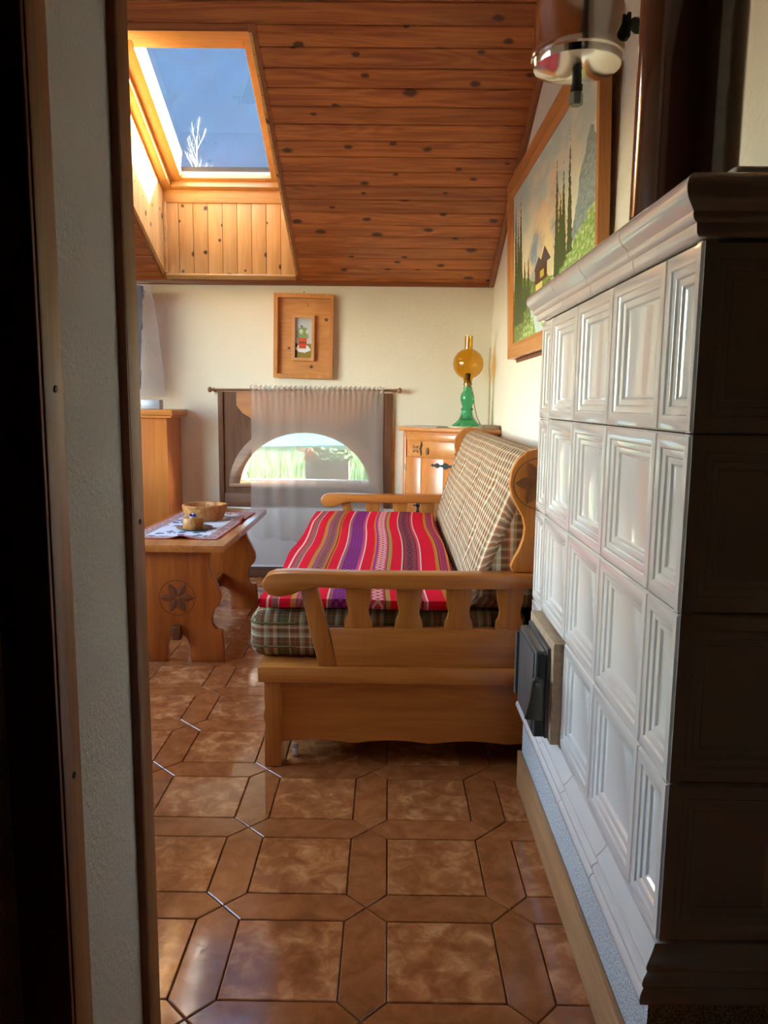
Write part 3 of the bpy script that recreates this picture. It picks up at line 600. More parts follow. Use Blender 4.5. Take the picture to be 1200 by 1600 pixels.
sp_ = thing('small_picture', 'pine shadow-box picture holding a tiny flowerpot painting above the curtain', 'picture', (-.568, YB, 1.345))
TL = R(-1.0)
def SPM(u, v, d):        # slightly crooked on its nail
    return Vector((-.568+u*math.cos(TL)-v*math.sin(TL), YB-.003-d, 1.62+u*math.sin(TL)+v*math.cos(TL)))
a_, b_, fw_ = .196, .272, .027
cs = [(a_, -b_), (-a_, -b_), (-a_, b_), (a_, b_)]
def flat_bars(A, B, fw, d0, d1, nm, mat, parent):
    for r_ in (rect(-A, -B, A, -B+fw), rect(-A, B-fw, A, B), rect(-A, -B+fw, -A+fw, B-fw), rect(A-fw, -B+fw, A, B-fw)): MB().plate(r_, [], SPM, d0, d1, .0015).build(nm, mat, parent)
flat_bars(a_, b_, fw_, 0, .042, 'frame_bar', PICF, sp_)
MB().plate(rect(-a_+fw_-.004, -b_+fw_-.004, a_-fw_+.004, b_-fw_+.004), [], SPM, .002, .010).build('back_board', PICB, sp_)
SH = (-.002, -.010)
SPM0 = SPM
SPM = lambda u, v, d: SPM0(u+SH[0], v+SH[1], d)
flat_bars(.074, .148, .020, .010, .034, 'inner_frame_bar', wood('inner_frame_wood', (.66, .33, .13), (.54, .25, .09), 'z', rough=.4), sp_)
pc = MB(); pc.grid(2, 2, lambda a, b: SPM(-.056+.112*a, -.130+.26*b, .016), uv=lambda a, b: (a, b)); pc.build('flowerpot_painting', flower_picture(), sp_, 'keep')
tag(MB().lathe([(0, .012), (.004, .011), (.004, .009), (.0015, .009), (.0015, 0)], n=10, M=Matrix.Translation((-.566, YB, 1.905)) @ Matrix.Rotation(R(90), 4, 'X')).build('nail', BLACKIRON), 'small dark nail in the plaster above the little picture', 'nail')

# curtain rod and sheer curtain
rod = thing('curtain_rod', 'thin wooden curtain rod with turned knob ends', 'curtain rod', (-.565, YB-.05, 1.272))
MB().tube([(-1.165, YB-.045, 1.268), (.045, YB-.045, 1.275)], .0075, 14).build('pole', DARK_X, rod, 40)
for x, z, s in ((-1.165, 1.268, -1), (.045, 1.275, 1)):
    M = Matrix.Translation((x, YB-.045, z)) @ Matrix.Rotation(R(90)*s, 4, 'Y')
    MB().lathe([(0.0075, -.01), (.012, -.006), (.012, 0), (.008, .004), (.010, .010), (.017, .016), (.019, .024), (.016, .032), (.008, .037), (0, .038)], n=18, M=M).build('finial', ARCH_W, rod, 40)
    bx('bracket', (x-.006*s-.006, YB-.045, z-.012), (x-.006*s+.006, YB, z+.004), ARCH_W, rod, .002)
def curt(a, b):
    x = -.922+a*.888; top = 1.297; zb_ = .272+.03*math.sin(a*9+1)*math.sin(a*4)+.012*math.cos(a*40)
    amp = .004*(.15+b)+.0012; f = 1+.25*math.sin(a*5.3)
    y = YB-.058+amp*math.sin(a*40*f+.6*math.sin(b*3))+.006*math.sin(a*151)*(1-b)**14
    z = top+(zb_-top)*b
    if b < .05: z += .006*math.sin(a*170)*(1-b/.05); y += .010*math.sin(a*170)*(1-b/.05)
    x += .006*math.sin(b*5+a*3)
    return Vector((x, min(y, YB-.037), z))
cu = MB().grid(230, 60, curt).build('sheer_curtain', CURT, None, 60); tag(cu, 'sheer off-white gathered curtain hanging over the arched window', 'curtain')
# hem: second layer of the same cloth along the bottom and sides
# white flat panel below the window
hp = thing('panel_heater', 'flat white heating panel on the wall below the arched window', 'heater', (-.5, YB, .08))
bx('panel', (-1.02, YB-.030, .078), (.05, YB-.006, .482), WHITEM, hp, .004); bx('bottom_lip', (-1.02, YB-.036, .072), (.05, YB-.006, .084), WHITEALU, hp, .002)

# ================================================================== corner cabinet, lamp
cc = thing('corner_cabinet', 'pine corner cabinet with diagonal door and black iron strap hinges', 'cabinet', (.4, 4.95, 0))
A_, B_ = Vector((.098, 5.035)), Vector((.515, 4.645))          # ends of the diagonal front
foot = [(.098, YB-.018), (.098, 5.035), (.515, 4.645), (XW-.004, 4.645), (XW-.004, YB-.018)]
MB().plate(foot, [], XY, .02, 1.018, .003).build('body', CAB_Z, cc, 35)
topf = [(.062, YB-.018), (.062, 5.022), (.500, 4.610), (XW-.004, 4.610), (XW-.004, YB-.018)]
MB().plate(topf, [], XY, 1.018, 1.042, .004).build('top_board', CAB_X, cc, 35)
dv = (B_-A_).normalized(); nv = Vector((dv.y, -dv.x)); LEN = (B_-A_).length
if nv.y > 0: nv = -nv
def DG(u, v, d): p = A_+dv*u+nv*d; return Vector((p.x, p.y, v))
def dgbox(nm, u0, u1, z0, z1, d0, d1, mat, par, bev=.002): return MB().plate(rect(u0, z0, u1, z1), [], DG, d0, d1, bev).build(nm, mat, par, 35)
dgbox('stile', .004, .028, .05, 1.0, 0, .012, CAB_Z, cc); dgbox('stile', LEN-.028, LEN-.004, .05, 1.0, 0, .012, CAB_Z, cc)
dw = dgbox('drawer', .060, LEN-.035, .855, .955, 0, .014, CAB_X, cc)
dgbox('drawer_rail', .030, LEN-.030, .96, 1.0, 0, .010, CAB_X, cc)
for u in (.115, LEN-.115):
    for k in range(4):
        a = R(45+90*k); c0 = Vector((u, .903)); p = c0+Vector((math.cos(a), math.sin(a)))*.034; q = Vector((-math.sin(a), math.cos(a)))*.009
        MB().plate([tuple(c0+Vector((math.cos(a), math.sin(a)))*.006), tuple((c0+p)/2+q), tuple(p), tuple((c0+p)/2-q)], [], DG, .013, .018, .001).build('carved_petal', DARK_X, dw)
MB().plate([(.215+.011*math.sin(R(a)), .895+.024*math.cos(R(a))) for a in range(0, 360, 30)], [], DG, .013, .022, .002).build('drawer_pull', DARK_X, dw, 40)
for i, u in enumerate((.030, .160, .345)):
    u1 = (.160, .345, LEN-.030)[i]; dgbox('door_plank', u+.001, u1-.001, .06, .850, 0, .012, CAB_Z, cc, .003)
def strap(z):
    pts = []; prof = [(.10, .004), (.115, .010), (.125, .004), (.14, .013), (.155, .016), (.17, .006), (.19, .007), (.20, .014), (.215, .021), (.235, .014), (.245, .008), (.265, .009), (.28, .018), (.30, .022), (.33, .022), (.345, .016)]
    off = LEN-.425
    return [(off+u, z+w_) for u, w_ in prof]+[(off+u, z-w_) for u, w_ in reversed(prof)]
for z in (.808, .16): MB().plate(strap(z), [], DG, .012, .016, .001).build('strap_hinge', BLACKIRON, cc)
key = [(.128, .60), (.140, .585), (.152, .60), (.146, .565), (.156, .545), (.146, .52), (.153, .50), (.140, .485), (.127, .50), (.134, .52), (.124, .545), (.134, .565)]
MB().plate(key, [], DG, .012, .016, .001).build('lock_plate', BLACKIRON, cc)
MB().tube([DG(.140, .545, .016), DG(.140, .545, .04)], .004, 8).tube([DG(.127, .545, .042), DG(.153, .545, .042)], .005, 8).build('key', BLACKIRON, cc, 40)
kk = [(.118, .955), (.127, .93), (.118, .905), (.124, .88), (.118, .862), (.112, .88), (.104, .905), (.112, .93)]
MB().plate([(u+.045, v) for u, v in kk], [], DG, .014, .019, .001).build('drawer_lock_plate', BLACKIRON, dw)
# things on the cabinet
AMBER = glasspane('amber_glass', (.86, .60, .15), 1.2); GREEN, n_, l_, bb_ = newmat('green_glass'); bb_.inputs['Base Color'].default_value = (.10, .55, .24, 1); bb_.inputs['Transmission Weight'].default_value = .75; bb_.inputs['Roughness'].default_value = .06; bb_.inputs['IOR'].default_value = 1.35
LX, LY, LZ = .497, 4.97, 1.052
lp = thing('oil_lamp', 'green glass table lamp with round amber glass shade', 'lamp', (LX, LY, LZ))
def flut(a, j): return 1+.05*math.cos(a*10)*(1 if j < 9 else .25)
MB().lathe([(.0, 0), (.088, 0), (.090, .004), (.082, .012), (.064, .026), (.050, .042), (.040, .062), (.034, .085), (.033, .098), (.040, .104), (.038, .112), (.031, .120), (.033, .130), (.040, .148), (.0445, .168), (.044, .188), (.037, .208), (.027, .220), (.025, .232), (.028, .238), (.026, .246), (0, .246)], (LX, LY, LZ), 40, wob=flut).build('glass_base', GREEN, lp, 50)
MB().lathe([(.022, .246), (.022, .256), (.027, .258), (.027, .272), (.024, .276), (.024, .286), (.018, .288), (0, .288)], (LX, LY, LZ), 24).build('collar', plain('lamp_brass', (.22, .15, .07), .35, .8), lp, 35)
MB().lathe([(.017, .286), (.017, .328), (.012, .333), (0, .333)], (LX, LY, LZ), 20).build('lamp_holder', plain('dark_socket', (.03, .022, .012), .5), lp, 35)
cen, rr = .392, .096
sh = [(.024, .276)]+[(rr*math.sin(R(a)), cen-rr*math.cos(R(a))) for a in range(20, 161, 7)]+[(.026, cen+.090), (.0255, .565)]
MB().lathe([(0.0001, 0)], n=3) if False else None
shm = MB(); vsr = []
def open_lathe(b, prof, c, n):
    idx = []; vs, fs = [], []
    for r_, z in prof:
        idx.append([len(vs)+i for i in range(n)]); vs += [Vector((c[0]+r_*math.cos(2*math.pi*i/n), c[1]+r_*math.sin(2*math.pi*i/n), c[2]+z)) for i in range(n)]
    for a, q in zip(idx, idx[1:]): fs += [(a[i], a[(i+1) % n], q[(i+1) % n], q[i]) for i in range(n)]
    b.raw(vs, fs); return b
open_lathe(shm, sh, (LX, LY, LZ), 40).build('shade', AMBER, lp, 60)
MB().tube([(LX+.022, LY-.01, LZ+.25), (LX+.036, LY-.01, LZ+.20), (LX+.045, LY-.012, LZ+.13), (LX+.062, LY-.015, LZ+.06), (LX+.085, LY-.015, LZ+.012), (LX+.10, LY, LZ+.004)], .0022, 8).build('cord', BLACK, lp, 60)
PAPER = plain('printed_paper', (.50, .48, .46), .7, noise_amt=.75, nscale=60); CREAM = plain('cream_cloth', (.66, .56, .38), .85)
def flatbox(name, pts, z0, z1, mat, lab, cat): return tag(MB().plate(pts, [], XY, z0, z1, .0015).build(name, mat, None, 35), lab, cat)
flatbox('magazine', [(.085, 5.06), (.30, 4.86), (.41, 4.97), (.20, 5.15)], 1.0425, 1.049, PAPER, 'printed magazine lying on the corner of the pine corner cabinet', 'magazine')
flatbox('doily', [(LX+.125*math.cos(R(a))*(1+.05*math.cos(R(a*6))), LY+.125*math.sin(R(a))*(1+.05*math.cos(R(a*6)))) for a in range(0, 360, 6)], 1.0425, 1.0515, CREAM, 'cream cloth doily under the green glass lamp', 'doily')
tag(MB().box((XW-.115, 4.635, 1.0425), (XW-.012, 4.80, 1.066), .002).build('book', plain('book_cover', (.28, .20, .11), .6, noise_amt=.3), None, 35), 'thin book lying at the wall end of the corner cabinet', 'book')
tag(MB().tube([(XW-.010, YB-.008, 1.05), (XW-.010, YB-.008, 1.36), (XW-.016, YB-.020, 1.45), (XW-.010, YB-.012, 1.56)], .004, 8).build('wall_cable', plain('cable_cream', (.55, .47, .33), .6), None, 60), 'cream cable running up the room corner behind the lamp', 'cable')

# ================================================================== sofa
so_ = thing('wooden_sofa', 'pine sofa frame with slatted arms and carved rosette wings', 'sofa', (.1, 3.5, 0))
N0, N1 = 2.403, 4.602                  # outer faces of the arms
AT = .074
def mirror_y(y): return N0+N1-y
ARM = [(-.398, .606), (-.400, .625), (-.388, .645), (-.362, .656), (-.31, .659), (-.1, .655), (.2, .656), (.62, .662), (.62, .618), (.3, .609), (.05, .606), (-.14, .607), (-.235, .609), (-.275, .599), (-.305, .585), (-.345, .577), (-.380, .583)]
WING = [(.64, .660), (.405, .660), (.396, .678), (.402, .700), (.420, .730), (.434, .770), (.438, .805), (.430, .840), (.412, .872), (.394, .905), (.385, .945), (.390, .990), (.408, 1.025), (.438, 1.050), (.475, 1.060), (.515, 1.052), (.55, 1.03), (.58, .99), (.60, .95), (.62, .90), (.64, .85)]
SLAT = [(-.046, .472), (-.044, .496), (-.036, .512), (-.033, .530), (-.036, .548), (-.041, .566), (-.042, .60), (-.043, .612)]
def rosette(nm, c, r, MP, d, parent, mat, matd):
    b = MB(); n = 40
    b.plate([(c[0]+r*math.cos(2*math.pi*i/n), c[1]+r*math.sin(2*math.pi*i/n)) for i in range(n)], [[(c[0]+(r-.004)*math.cos(2*math.pi*i/n), c[1]+(r-.004)*math.sin(2*math.pi*i/n)) for i in range(n)]], MP, d, d+.0015)
    ro = b.build(nm, matd, parent)
    for k in range(6):
        a = R(60*k); e = Vector((math.cos(a), math.sin(a))); q = Vector((-e.y, e.x)); cv_ = Vector(c); t = MB()
        L_ = r*.93; w_ = r*.24; vs = [cv_+e*.003, cv_+e*L_*.3+q*w_*.8, cv_+e*L_*.5+q*w_, cv_+e*L_*.75+q*w_*.7, cv_+e*L_, cv_+e*L_*.75-q*w_*.7, cv_+e*L_*.5-q*w_, cv_+e*L_*.3-q*w_*.8]
        md = [cv_+e*L_*.3, cv_+e*L_*.55, cv_+e*L_*.78]
        P = [MP(p.x, p.y, d+.001) for p in vs]+[MP(p.x, p.y, d+.0032) for p in md]
        t.raw(P, [(0, 1, 8), (0, 8, 7), (1, 2, 9, 8), (2, 3, 10, 9), (3, 4, 10), (4, 5, 10), (5, 6, 9, 10), (6, 7, 8, 9)]); t.build('petal', matd, ro)
CARVE = wood('carved_wood', (.30, .11, .028), (.19, .065, .016), 'z', rough=.4)
CARVE_D = wood('carved_table_wood', (.17, .05, .012), (.10, .028, .008), 'z', rough=.4)
for side in (0, 1):
    F = (lambda u, v, d: Vector((u, N0+d, v))) if side == 0 else (lambda u, v, d: Vector((u, N1-d, v)))
    def pl(nm, poly, d0, d1, mat, bev=.004): return MB().plate(poly, [], F, d0, d1, bev, 2).build(nm, mat, so_, 35)
    pl('armrest', ARM, -.004, AT, SOFA_X, .009)
    pl('front_post', [(-.282, .612), (-.226, .612), (-.160, .345), (-.220, .345)], .010, .050, SOFA_Z)
    for c in (-.092, .072, .233, .398, .56): pl('arm_slat', [(c-x, z) for x, z in [(-a, b) for a, b in SLAT]]+[(c-x, z) for x, z in reversed([(a, b) for a, b in SLAT])], .016, .044, SOFA_Z, .003)
    pl('side_rail', [(-.188, .473), (.64, .476), (.64, .345), (-.162, .345)], .012, .046, SOFA_X)
    pl('base_rail', [(-.418, .345), (.64, .347), (.64, .292), (-.416, .292)], -.002, .052, SOFA_X)
    lg = [(-.398, .294), (-.342, .294), (-.342, 0), (-.399, 0), (-.399, .12), (-.396, .145), (-.402, .172), (-.396, .205), (-.399, .235)]
    pl('leg', lg, .004, .060, SOFA_Z)
    pl('leg', [(.58, .294), (.64, .294), (.64, 0), (.58, 0)], .004, .060, SOFA_Z)
    bot = [(-.342+.922*i/40, .078+.011*abs(math.sin(math.pi*(i/40)*3.6+.25))) for i in range(41)]
    pl('side_panel', [(.58, .294), (-.342, .294)]+bot, .022, .042, SOFA_X, 0)
    pl('wing', WING, .030, .066, SOFA_Z, .006)
    rosette('carved_rosette', (.476, .950), .082, F if side == 0 else (lambda u, v, d: Vector((u, N1-.096+.066+.0+d-.066+.03-.066, v))), .030-.0012-.006 if side == 0 else .0, so_, CARVE, CARVE) if side == 0 else None
# the same rosette must face the camera side on the near wing only
bx('front_rail', (-.416, N0+.05, .292), (-.37, N1-.05, .345), SOFA_Y, so_, .004)
MB().plate([(N0+.06, .292)]+[(N0+.06+(N1-N0-.12)*i/60, .078+.012*abs(math.sin(math.pi*i/60*7))) for i in range(61)]+[(N1-.06, .292)], [], YZ, -.392, -.372).build('front_panel', SOFA_Y, so_)
bx('seat_deck', (-.372, N0+.05, .318), (.60, N1-.05, .344), SOFA_Y, so_); bx('rear_rail', (.60, N0+.05, .10), (.64, N1-.05, .34), SOFA_Y, so_, .003); bx('back_panel', (.612, N0+.066, .34), (.64, N1-.066, 1.0), SOFA_Y, so_, .003)
MB().lathe([(0, -.009), (.014, -.009), (.016, -.006), (.016, .006), (.014, .009), (0, .009)], n=18, M=Matrix.Translation((-.306, N0+.085, .016)) @ Matrix.Rotation(R(90), 4, 'Y')).box((-.316, N0+.078, .026), (-.296, N0+.092, .045), .003).build('castor', WHITEM, so_, 35)
bx('castor_rail', (-.34, N0+.06, .074), (.55, N0+.11, .10), DARK_X, so_)

def plaid(name, washed):
    mt, n, l, b = newmat(name); tc = n.new('ShaderNodeTexCoord'); sp = n.new('ShaderNodeSeparateXYZ'); l.new(tc.outputs['UV'], sp.inputs[0])
    nz = node(n, 'ShaderNodeTexNoise'); nz.inputs['Scale'].default_value = 6; nz.inputs['Detail'].default_value = 2; l.new(tc.outputs['UV'], nz.inputs['Vector']); wv = mth(n, l, 'MULTIPLY', mth(n, l, 'SUBTRACT', nz.outputs[0], .5), .010)
    cream, olive, brown, rust, dark, sage = (.62, .54, .37), (.14, .105, .035), (.18, .085, .038), (.50, .12, .035), (.06, .04, .028), (.38, .32, .19)
    if washed: brown = (.17, .075, .035); sage = (.34, .25, .14)
    seq = [(0, olive), (.13, dark), (.17, olive), (.26, cream), (.30, brown), (.42, rust), (.455, brown), (.56, cream), (.63, sage), (.70, brown), (.80, rust), (.83, cream), (.87, sage), (.93, dark)]
    if washed: seq = [(0, brown), (.14, cream), (.20, sage), (.25, brown), (.38, rust), (.42, cream), (.49, brown), (.58, dark), (.63, sage), (.69, cream), (.76, brown), (.87, rust), (.90, cream), (.95, sage)]
    def stripes(s, p): 
        x = mth(n, l, 'FRACT', mth(n, l, 'DIVIDE', mth(n, l, 'ADD', s, wv), p)); r = ramp(n, seq, True); l.new(x, r.inputs[0]); return r.outputs[0]
    a = stripes(sp.outputs[0], .21 if washed else .118); c = stripes(sp.outputs[1], .118)
    mix = mixc(n, l, .28 if washed else .5, a, c)
    wvx = node(n, 'ShaderNodeTexNoise'); wvx.inputs['Scale'].default_value = 420; l.new(tc.outputs['UV'], wvx.inputs['Vector'])
    l.new(mix, b.inputs['Base Color']); b.inputs['Roughness'].default_value = .85; b.inputs['Specular IOR Level'].default_value = .15; bump(n, l, b, wvx.outputs[0], .25, .002); return mt
PLAID = plaid('plaid_fabric', False); PLAID_W = plaid('plaid_fabric_back', True)
def superloft(name, x0, x1, y0, y1, z0, z1, r, mat, seg=5, warp=None):
    b = MB().box((x0, y0, z0), (x1, y1, z1)); bmesh.ops.subdivide_edges(b.bm, edges=[e for e in b.bm.edges if abs(e.verts[0].co.y-e.verts[1].co.y) > .5], cuts=24)
    b.bm.normal_update(); es = [e for e in b.bm.edges if len(e.link_faces) == 2 and e.calc_face_angle(0) > 1]
    bmesh.ops.bevel(b.bm, geom=es, offset=r, segments=seg, profile=.5, affect='EDGES'); b.cube_uv()
    if warp:
        for v in b.bm.verts: v.co = warp(v.co)
    return b
def mw(p):
    q = p.copy(); k = noise.noise(Vector((p.x*3, p.y*2.3, 0))); q.z += .008*k*(1 if p.z > .43 else 0); q.x += .008*noise.noise(Vector((0, p.y*4, p.z*6))) if p.x < -.3 else 0; return q
ma = superloft('m', -.456, .47, N0+.078, N1-.078, .346, .510, .045, PLAID, 5, mw)
sc1 = thing('seat_cushion', 'olive and rust plaid seat mattress lying on the sofa deck', 'cushion', (.0, 3.5, .345)); ma.build('cover', PLAID, sc1, 60)
def piping(z): 
    return [(-.30, N0+.0765, z), (-.42, N0+.0775, z), (-.448, N0+.092, z), (-.4575, N0+.12, z), (-.4575, N0+.6, z), (-.4575, N1-.12, z)]
MB().tube(piping(.468), .0035, 8).build('piping', PLAID, sc1, 60); MB().tube(piping(.388), .0035, 8).build('piping', PLAID, sc1, 60)
# back cushion
prof = [(.275, .524), (.289, .60), (.318, .70), (.352, .80), (.385, .89), (.415, .965), (.437, 1.012), (.462, 1.034), (.50, 1.044), (.545, 1.036), (.585, 1.008), (.604, .96), (.606, .80), (.60, .60), (.58, .528), (.45, .521), (.32, .520)]
def backc():
    ys = [N0+.070, N0+.075, N0+.09, N0+.12]+[N0+.12+(N1-N0-.24)*i/28 for i in range(1, 29)]+[N1-.09, N1-.075, N1-.070]
    ins = [.055, .03, .010, 0]+[0]*28+[.010, .03, .055]; cx, cz = .46, .78; P = []; L_ = [0]
    for i in range(1, len(prof)+1): a, q = prof[i-1], prof[i % len(prof)]; L_.append(L_[-1]+math.hypot(a[0]-q[0], a[1]-q[1]))
    n = len(prof); vs, uv, fs = [], [], []
    for y, s in zip(ys, ins):
        for i in range(n+1):
            x, z = prof[i % n]; d = Vector((cx-x, cz-z)); ln = d.length; d = d/ln; x += d.x*min(s, ln*.4); z += d.y*min(s, ln*.4)
            k = noise.noise(Vector((y*2.1, z*3, 1.7))); t = .010*k
            if x < .45: x += t; 
            for tu in (.72, .88): 
                dd = (z-tu)**2+((y % .52)-.26)**2
                if x < .45: x += .014*math.exp(-dd/.002)
            vs.append((x, y, z)); uv.append((y, L_[i]))
    b = MB(); V = [b.bm.verts.new(v) for v in vs]; UV = b.bm.loops.layers.uv.verify(); U = dict(zip(V, uv)); m_ = n+1
    for j in range(len(ys)-1):
        for i in range(n):
            f = b.bm.faces.new((V[j*m_+i], V[j*m_+i+1], V[(j+1)*m_+i+1], V[(j+1)*m_+i]))
            for lo in f.loops: lo[UV].uv = U[lo.vert]
    for j in (0, len(ys)-1):
        f = b.bm.faces.new([V[j*m_+i] for i in range(n)]); 
        for lo in f.loops: lo[UV].uv = (lo.vert.co.x, lo.vert.co.z)
    bmesh.ops.remove_doubles(b.bm, verts=b.bm.verts, dist=1e-5)
    return b.build('back_cushion', PLAID_W, None, 60)
tag(backc(), 'long tufted plaid cushion leaning against the sofa back', 'cushion')
# woven red cover
def woven():
    mt, n, l, b = newmat('woven_andean_cloth'); tc = n.new('ShaderNodeTexCoord'); sp = n.new('ShaderNodeSeparateXYZ'); l.new(tc.outputs['UV'], sp.inputs[0]); u0, v = sp.outputs[0], sp.outputs[1]
    wav = mth(n, l, 'MULTIPLY', mth(n, l, 'SINE', mth(n, l, 'MULTIPLY', v, 5.0)), .012); u = mth(n, l, 'ADD', u0, wav)
    red, wine, oran, grey, purp, white, pink, navy, tan = (.78, .008, .035), (.22, .008, .030), (.62, .21, .02), (.36, .12, .10), (.36, .035, .26), (.78, .55, .46), (.62, .06, .12), (.055, .02, .07), (.46, .26, .07)
    seq = [(0, red), (.035, white), (.043, red), (.055, grey), (.09, white), (.097, red), (.150, oran), (.160, tan), (.170, oran), (.178, purp), (.185, grey), (.245, oran), (.255, wine), (.263, oran), (.272, red), (.325, white), (.333, grey), (.350, purp), (.440, pink), (.455, white), (.462, red), (.520, oran), (.535, purp), (.545, pink), (.610, navy), (.617, tan), (.640, red), (.700, white), (.708, wine), (.800, pink), (.815, white), (.822, red)]
    seq2 = [(0, red), (.30, oran), (.40, tan), (.47, wine), (.52, pink), (.85, oran), (.93, wine)]
    ra = ramp(n, seq, True); l.new(u, ra.inputs[0]); rb = ramp(n, seq2, True); l.new(mth(n, l, 'DIVIDE', mth(n, l, 'SUBTRACT', u, .87), .13), rb.inputs[0])
    c = mixc(n, l, mth(n, l, 'GREATER_THAN', u, .87), ra.outputs[0], rb.outputs[0])
    def motif(a, b_, per, col, duty, ncol=2):
        inb = mth(n, l, 'MULTIPLY', mth(n, l, 'GREATER_THAN', u, a), mth(n, l, 'LESS_THAN', u, b_))
        uu = mth(n, l, 'ABSOLUTE', mth(n, l, 'SUBTRACT', mth(n, l, 'FRACT', mth(n, l, 'DIVIDE', mth(n, l, 'SUBTRACT', u, a), (b_-a)/ncol)), .5))
        vv = mth(n, l, 'ABSOLUTE', mth(n, l, 'SUBTRACT', mth(n, l, 'FRACT', mth(n, l, 'DIVIDE', v, per)), .5))
        k = mth(n, l, 'ABSOLUTE', mth(n, l, 'SUBTRACT', mth(n, l, 'ADD', uu, vv), .5)); return mth(n, l, 'MULTIPLY', inb, mth(n, l, 'LESS_THAN', k, duty)), col
    for a, b_, per, col, du, nc in ((.20, .232, .05, navy, .10, 1), (.355, .437, .036, navy, .15, 2), (.552, .605, .048, white, .15, 1), (.715, .795, .040, grey, .12, 1), (.735, .775, .060, navy, .14, 1), (.945, .978, .045, navy, .15, 1)):
        f, cl = motif(a, b_, per, col, du, nc); c = mixc(n, l, mth(n, l, 'MULTIPLY', f, .85), c, cl)
    nz = node(n, 'ShaderNodeTexNoise'); nz.inputs['Scale'].default_value = 500; l.new(tc.outputs['UV'], nz.inputs['Vector'])
    l.new(c, b.inputs['Base Color']); b.inputs['Roughness'].default_value = .85; b.inputs['Specular IOR Level'].default_value = .08; bump(n, l, b, nz.outputs[0], .3, .002); return mt
CX0, CX1, CY0, CY1 = -.418, .258, N0+.088, N1-.115
def cov(a, b):     # a across, b along; edges roll down
    x = CX0+(CX1-CX0)*a; y = CY0+(CY1-CY0)*b; z = .551+.005*noise.noise(Vector((x*4, y*3, 0)))+.004*math.sin(y*9+x*5)
    z += .012*(b-.3); 
    return Vector((x+.006*math.sin(y*7)*(1-a), y, z))
def covb(a, b):
    p = cov(a, b); return Vector((p.x, p.y, max(.5135+.0, p.z-.030)))
cm = MB(); U_ = lambda a, b: (a, b*2.0)
nu, nvv = 60, 120
def shell(i, j):   # rounded slab: top sheet, then folded sides
    pass
def covfull(s, b):
    # s runs over: bottom front edge, front side, top, rear side
    if s < .04: k = s/.04; p = cov(0, b); return Vector((p.x+.004*(1-k)-.006*math.sin(k*math.pi), p.y, p.z-.030*(1-k)))
    if s > .97: k = (s-.97)/.03; p = cov(1, b); return Vector((p.x, p.y, p.z-.028*k))
    return cov((s-.04)/.93, b)
cm.grid(100, 110, covfull, uv=lambda s, b: (min(1, max(0, (s-.04)/.93)), b*2.05))
for b0 in (0, 1):
    cm.grid(100, 4, lambda s, k, b0=b0: (lambda p: Vector((p.x, p.y+(-.006 if b0 == 0 else .006)*math.sin(k*math.pi), p.z-.030*k if .04 <= s <= .97 else p.z-(.0)*k)))(covfull(min(.97, max(.04, s)), b0)), uv=lambda s, k: (min(1, max(0, (s-.04)/.93)), k*.03))
cm.build('woven_cover', woven(), None, 60)
wc = bpy.data.objects['woven_cover']; tag(wc, 'red striped woven blanket spread over the sofa seat', 'blanket')

# ================================================================== coffee table
ct = thing('coffee_table', 'pine coffee table with scrolled trestle legs and carved rosette', 'table', (-.957, 3.96, 0))
TXC = -.960
half = [(.206, 0), (.212, .02), (.206, .10), (.201, .150), (.176, .153), (.158, .180), (.156, .215), (.166, .245), (.192, .275), (.200, .300), (.196, .335), (.176, .380), (.156, .418), (.144, .455), (.148, .490), (.160, .524)]
inner = [(.055, 0), (.050, .030), (.052, .075), (.040, .110), (.022, .128), (.010, .131)]
legp = [(TXC+x, z) for x, z in half]+[(TXC-x, z) for x, z in reversed(half)]+[(TXC-x, z) for x, z in inner]+[(TXC+x, z) for x, z in reversed(inner)]
for y0 in (3.430, 4.350): MB().plate(legp, [], XZ, y0, y0+.036, .004).build('trestle_leg', TABLE_Z, ct, 35)
rosette('carved_rosette', (TXC, .302), .084, lambda u, v, d: Vector((u, 3.430-d, v)), -.001, ct, CARVE_D, CARVE_D)
bx('stretcher', (TXC-.017, 3.452, .150), (TXC+.017, 4.365, .215), TABLE_Y, ct, .003); bx('wedge', (TXC-.020, 3.392, .112), (TXC+.020, 3.440, .176), CARVE_D, ct, .004)
bx('table_top', (TXC-.262, 3.362, .526), (TXC+.234, 4.566, .560), TABLE_Y, ct, .004)
bx('apron', (TXC-.20, 3.45, .49), (TXC-.18, 4.36, .526), TABLE_Y, ct); bx('apron', (TXC+.10, 3.45, .49), (TXC+.12, 4.36, .526), TABLE_Y, ct)
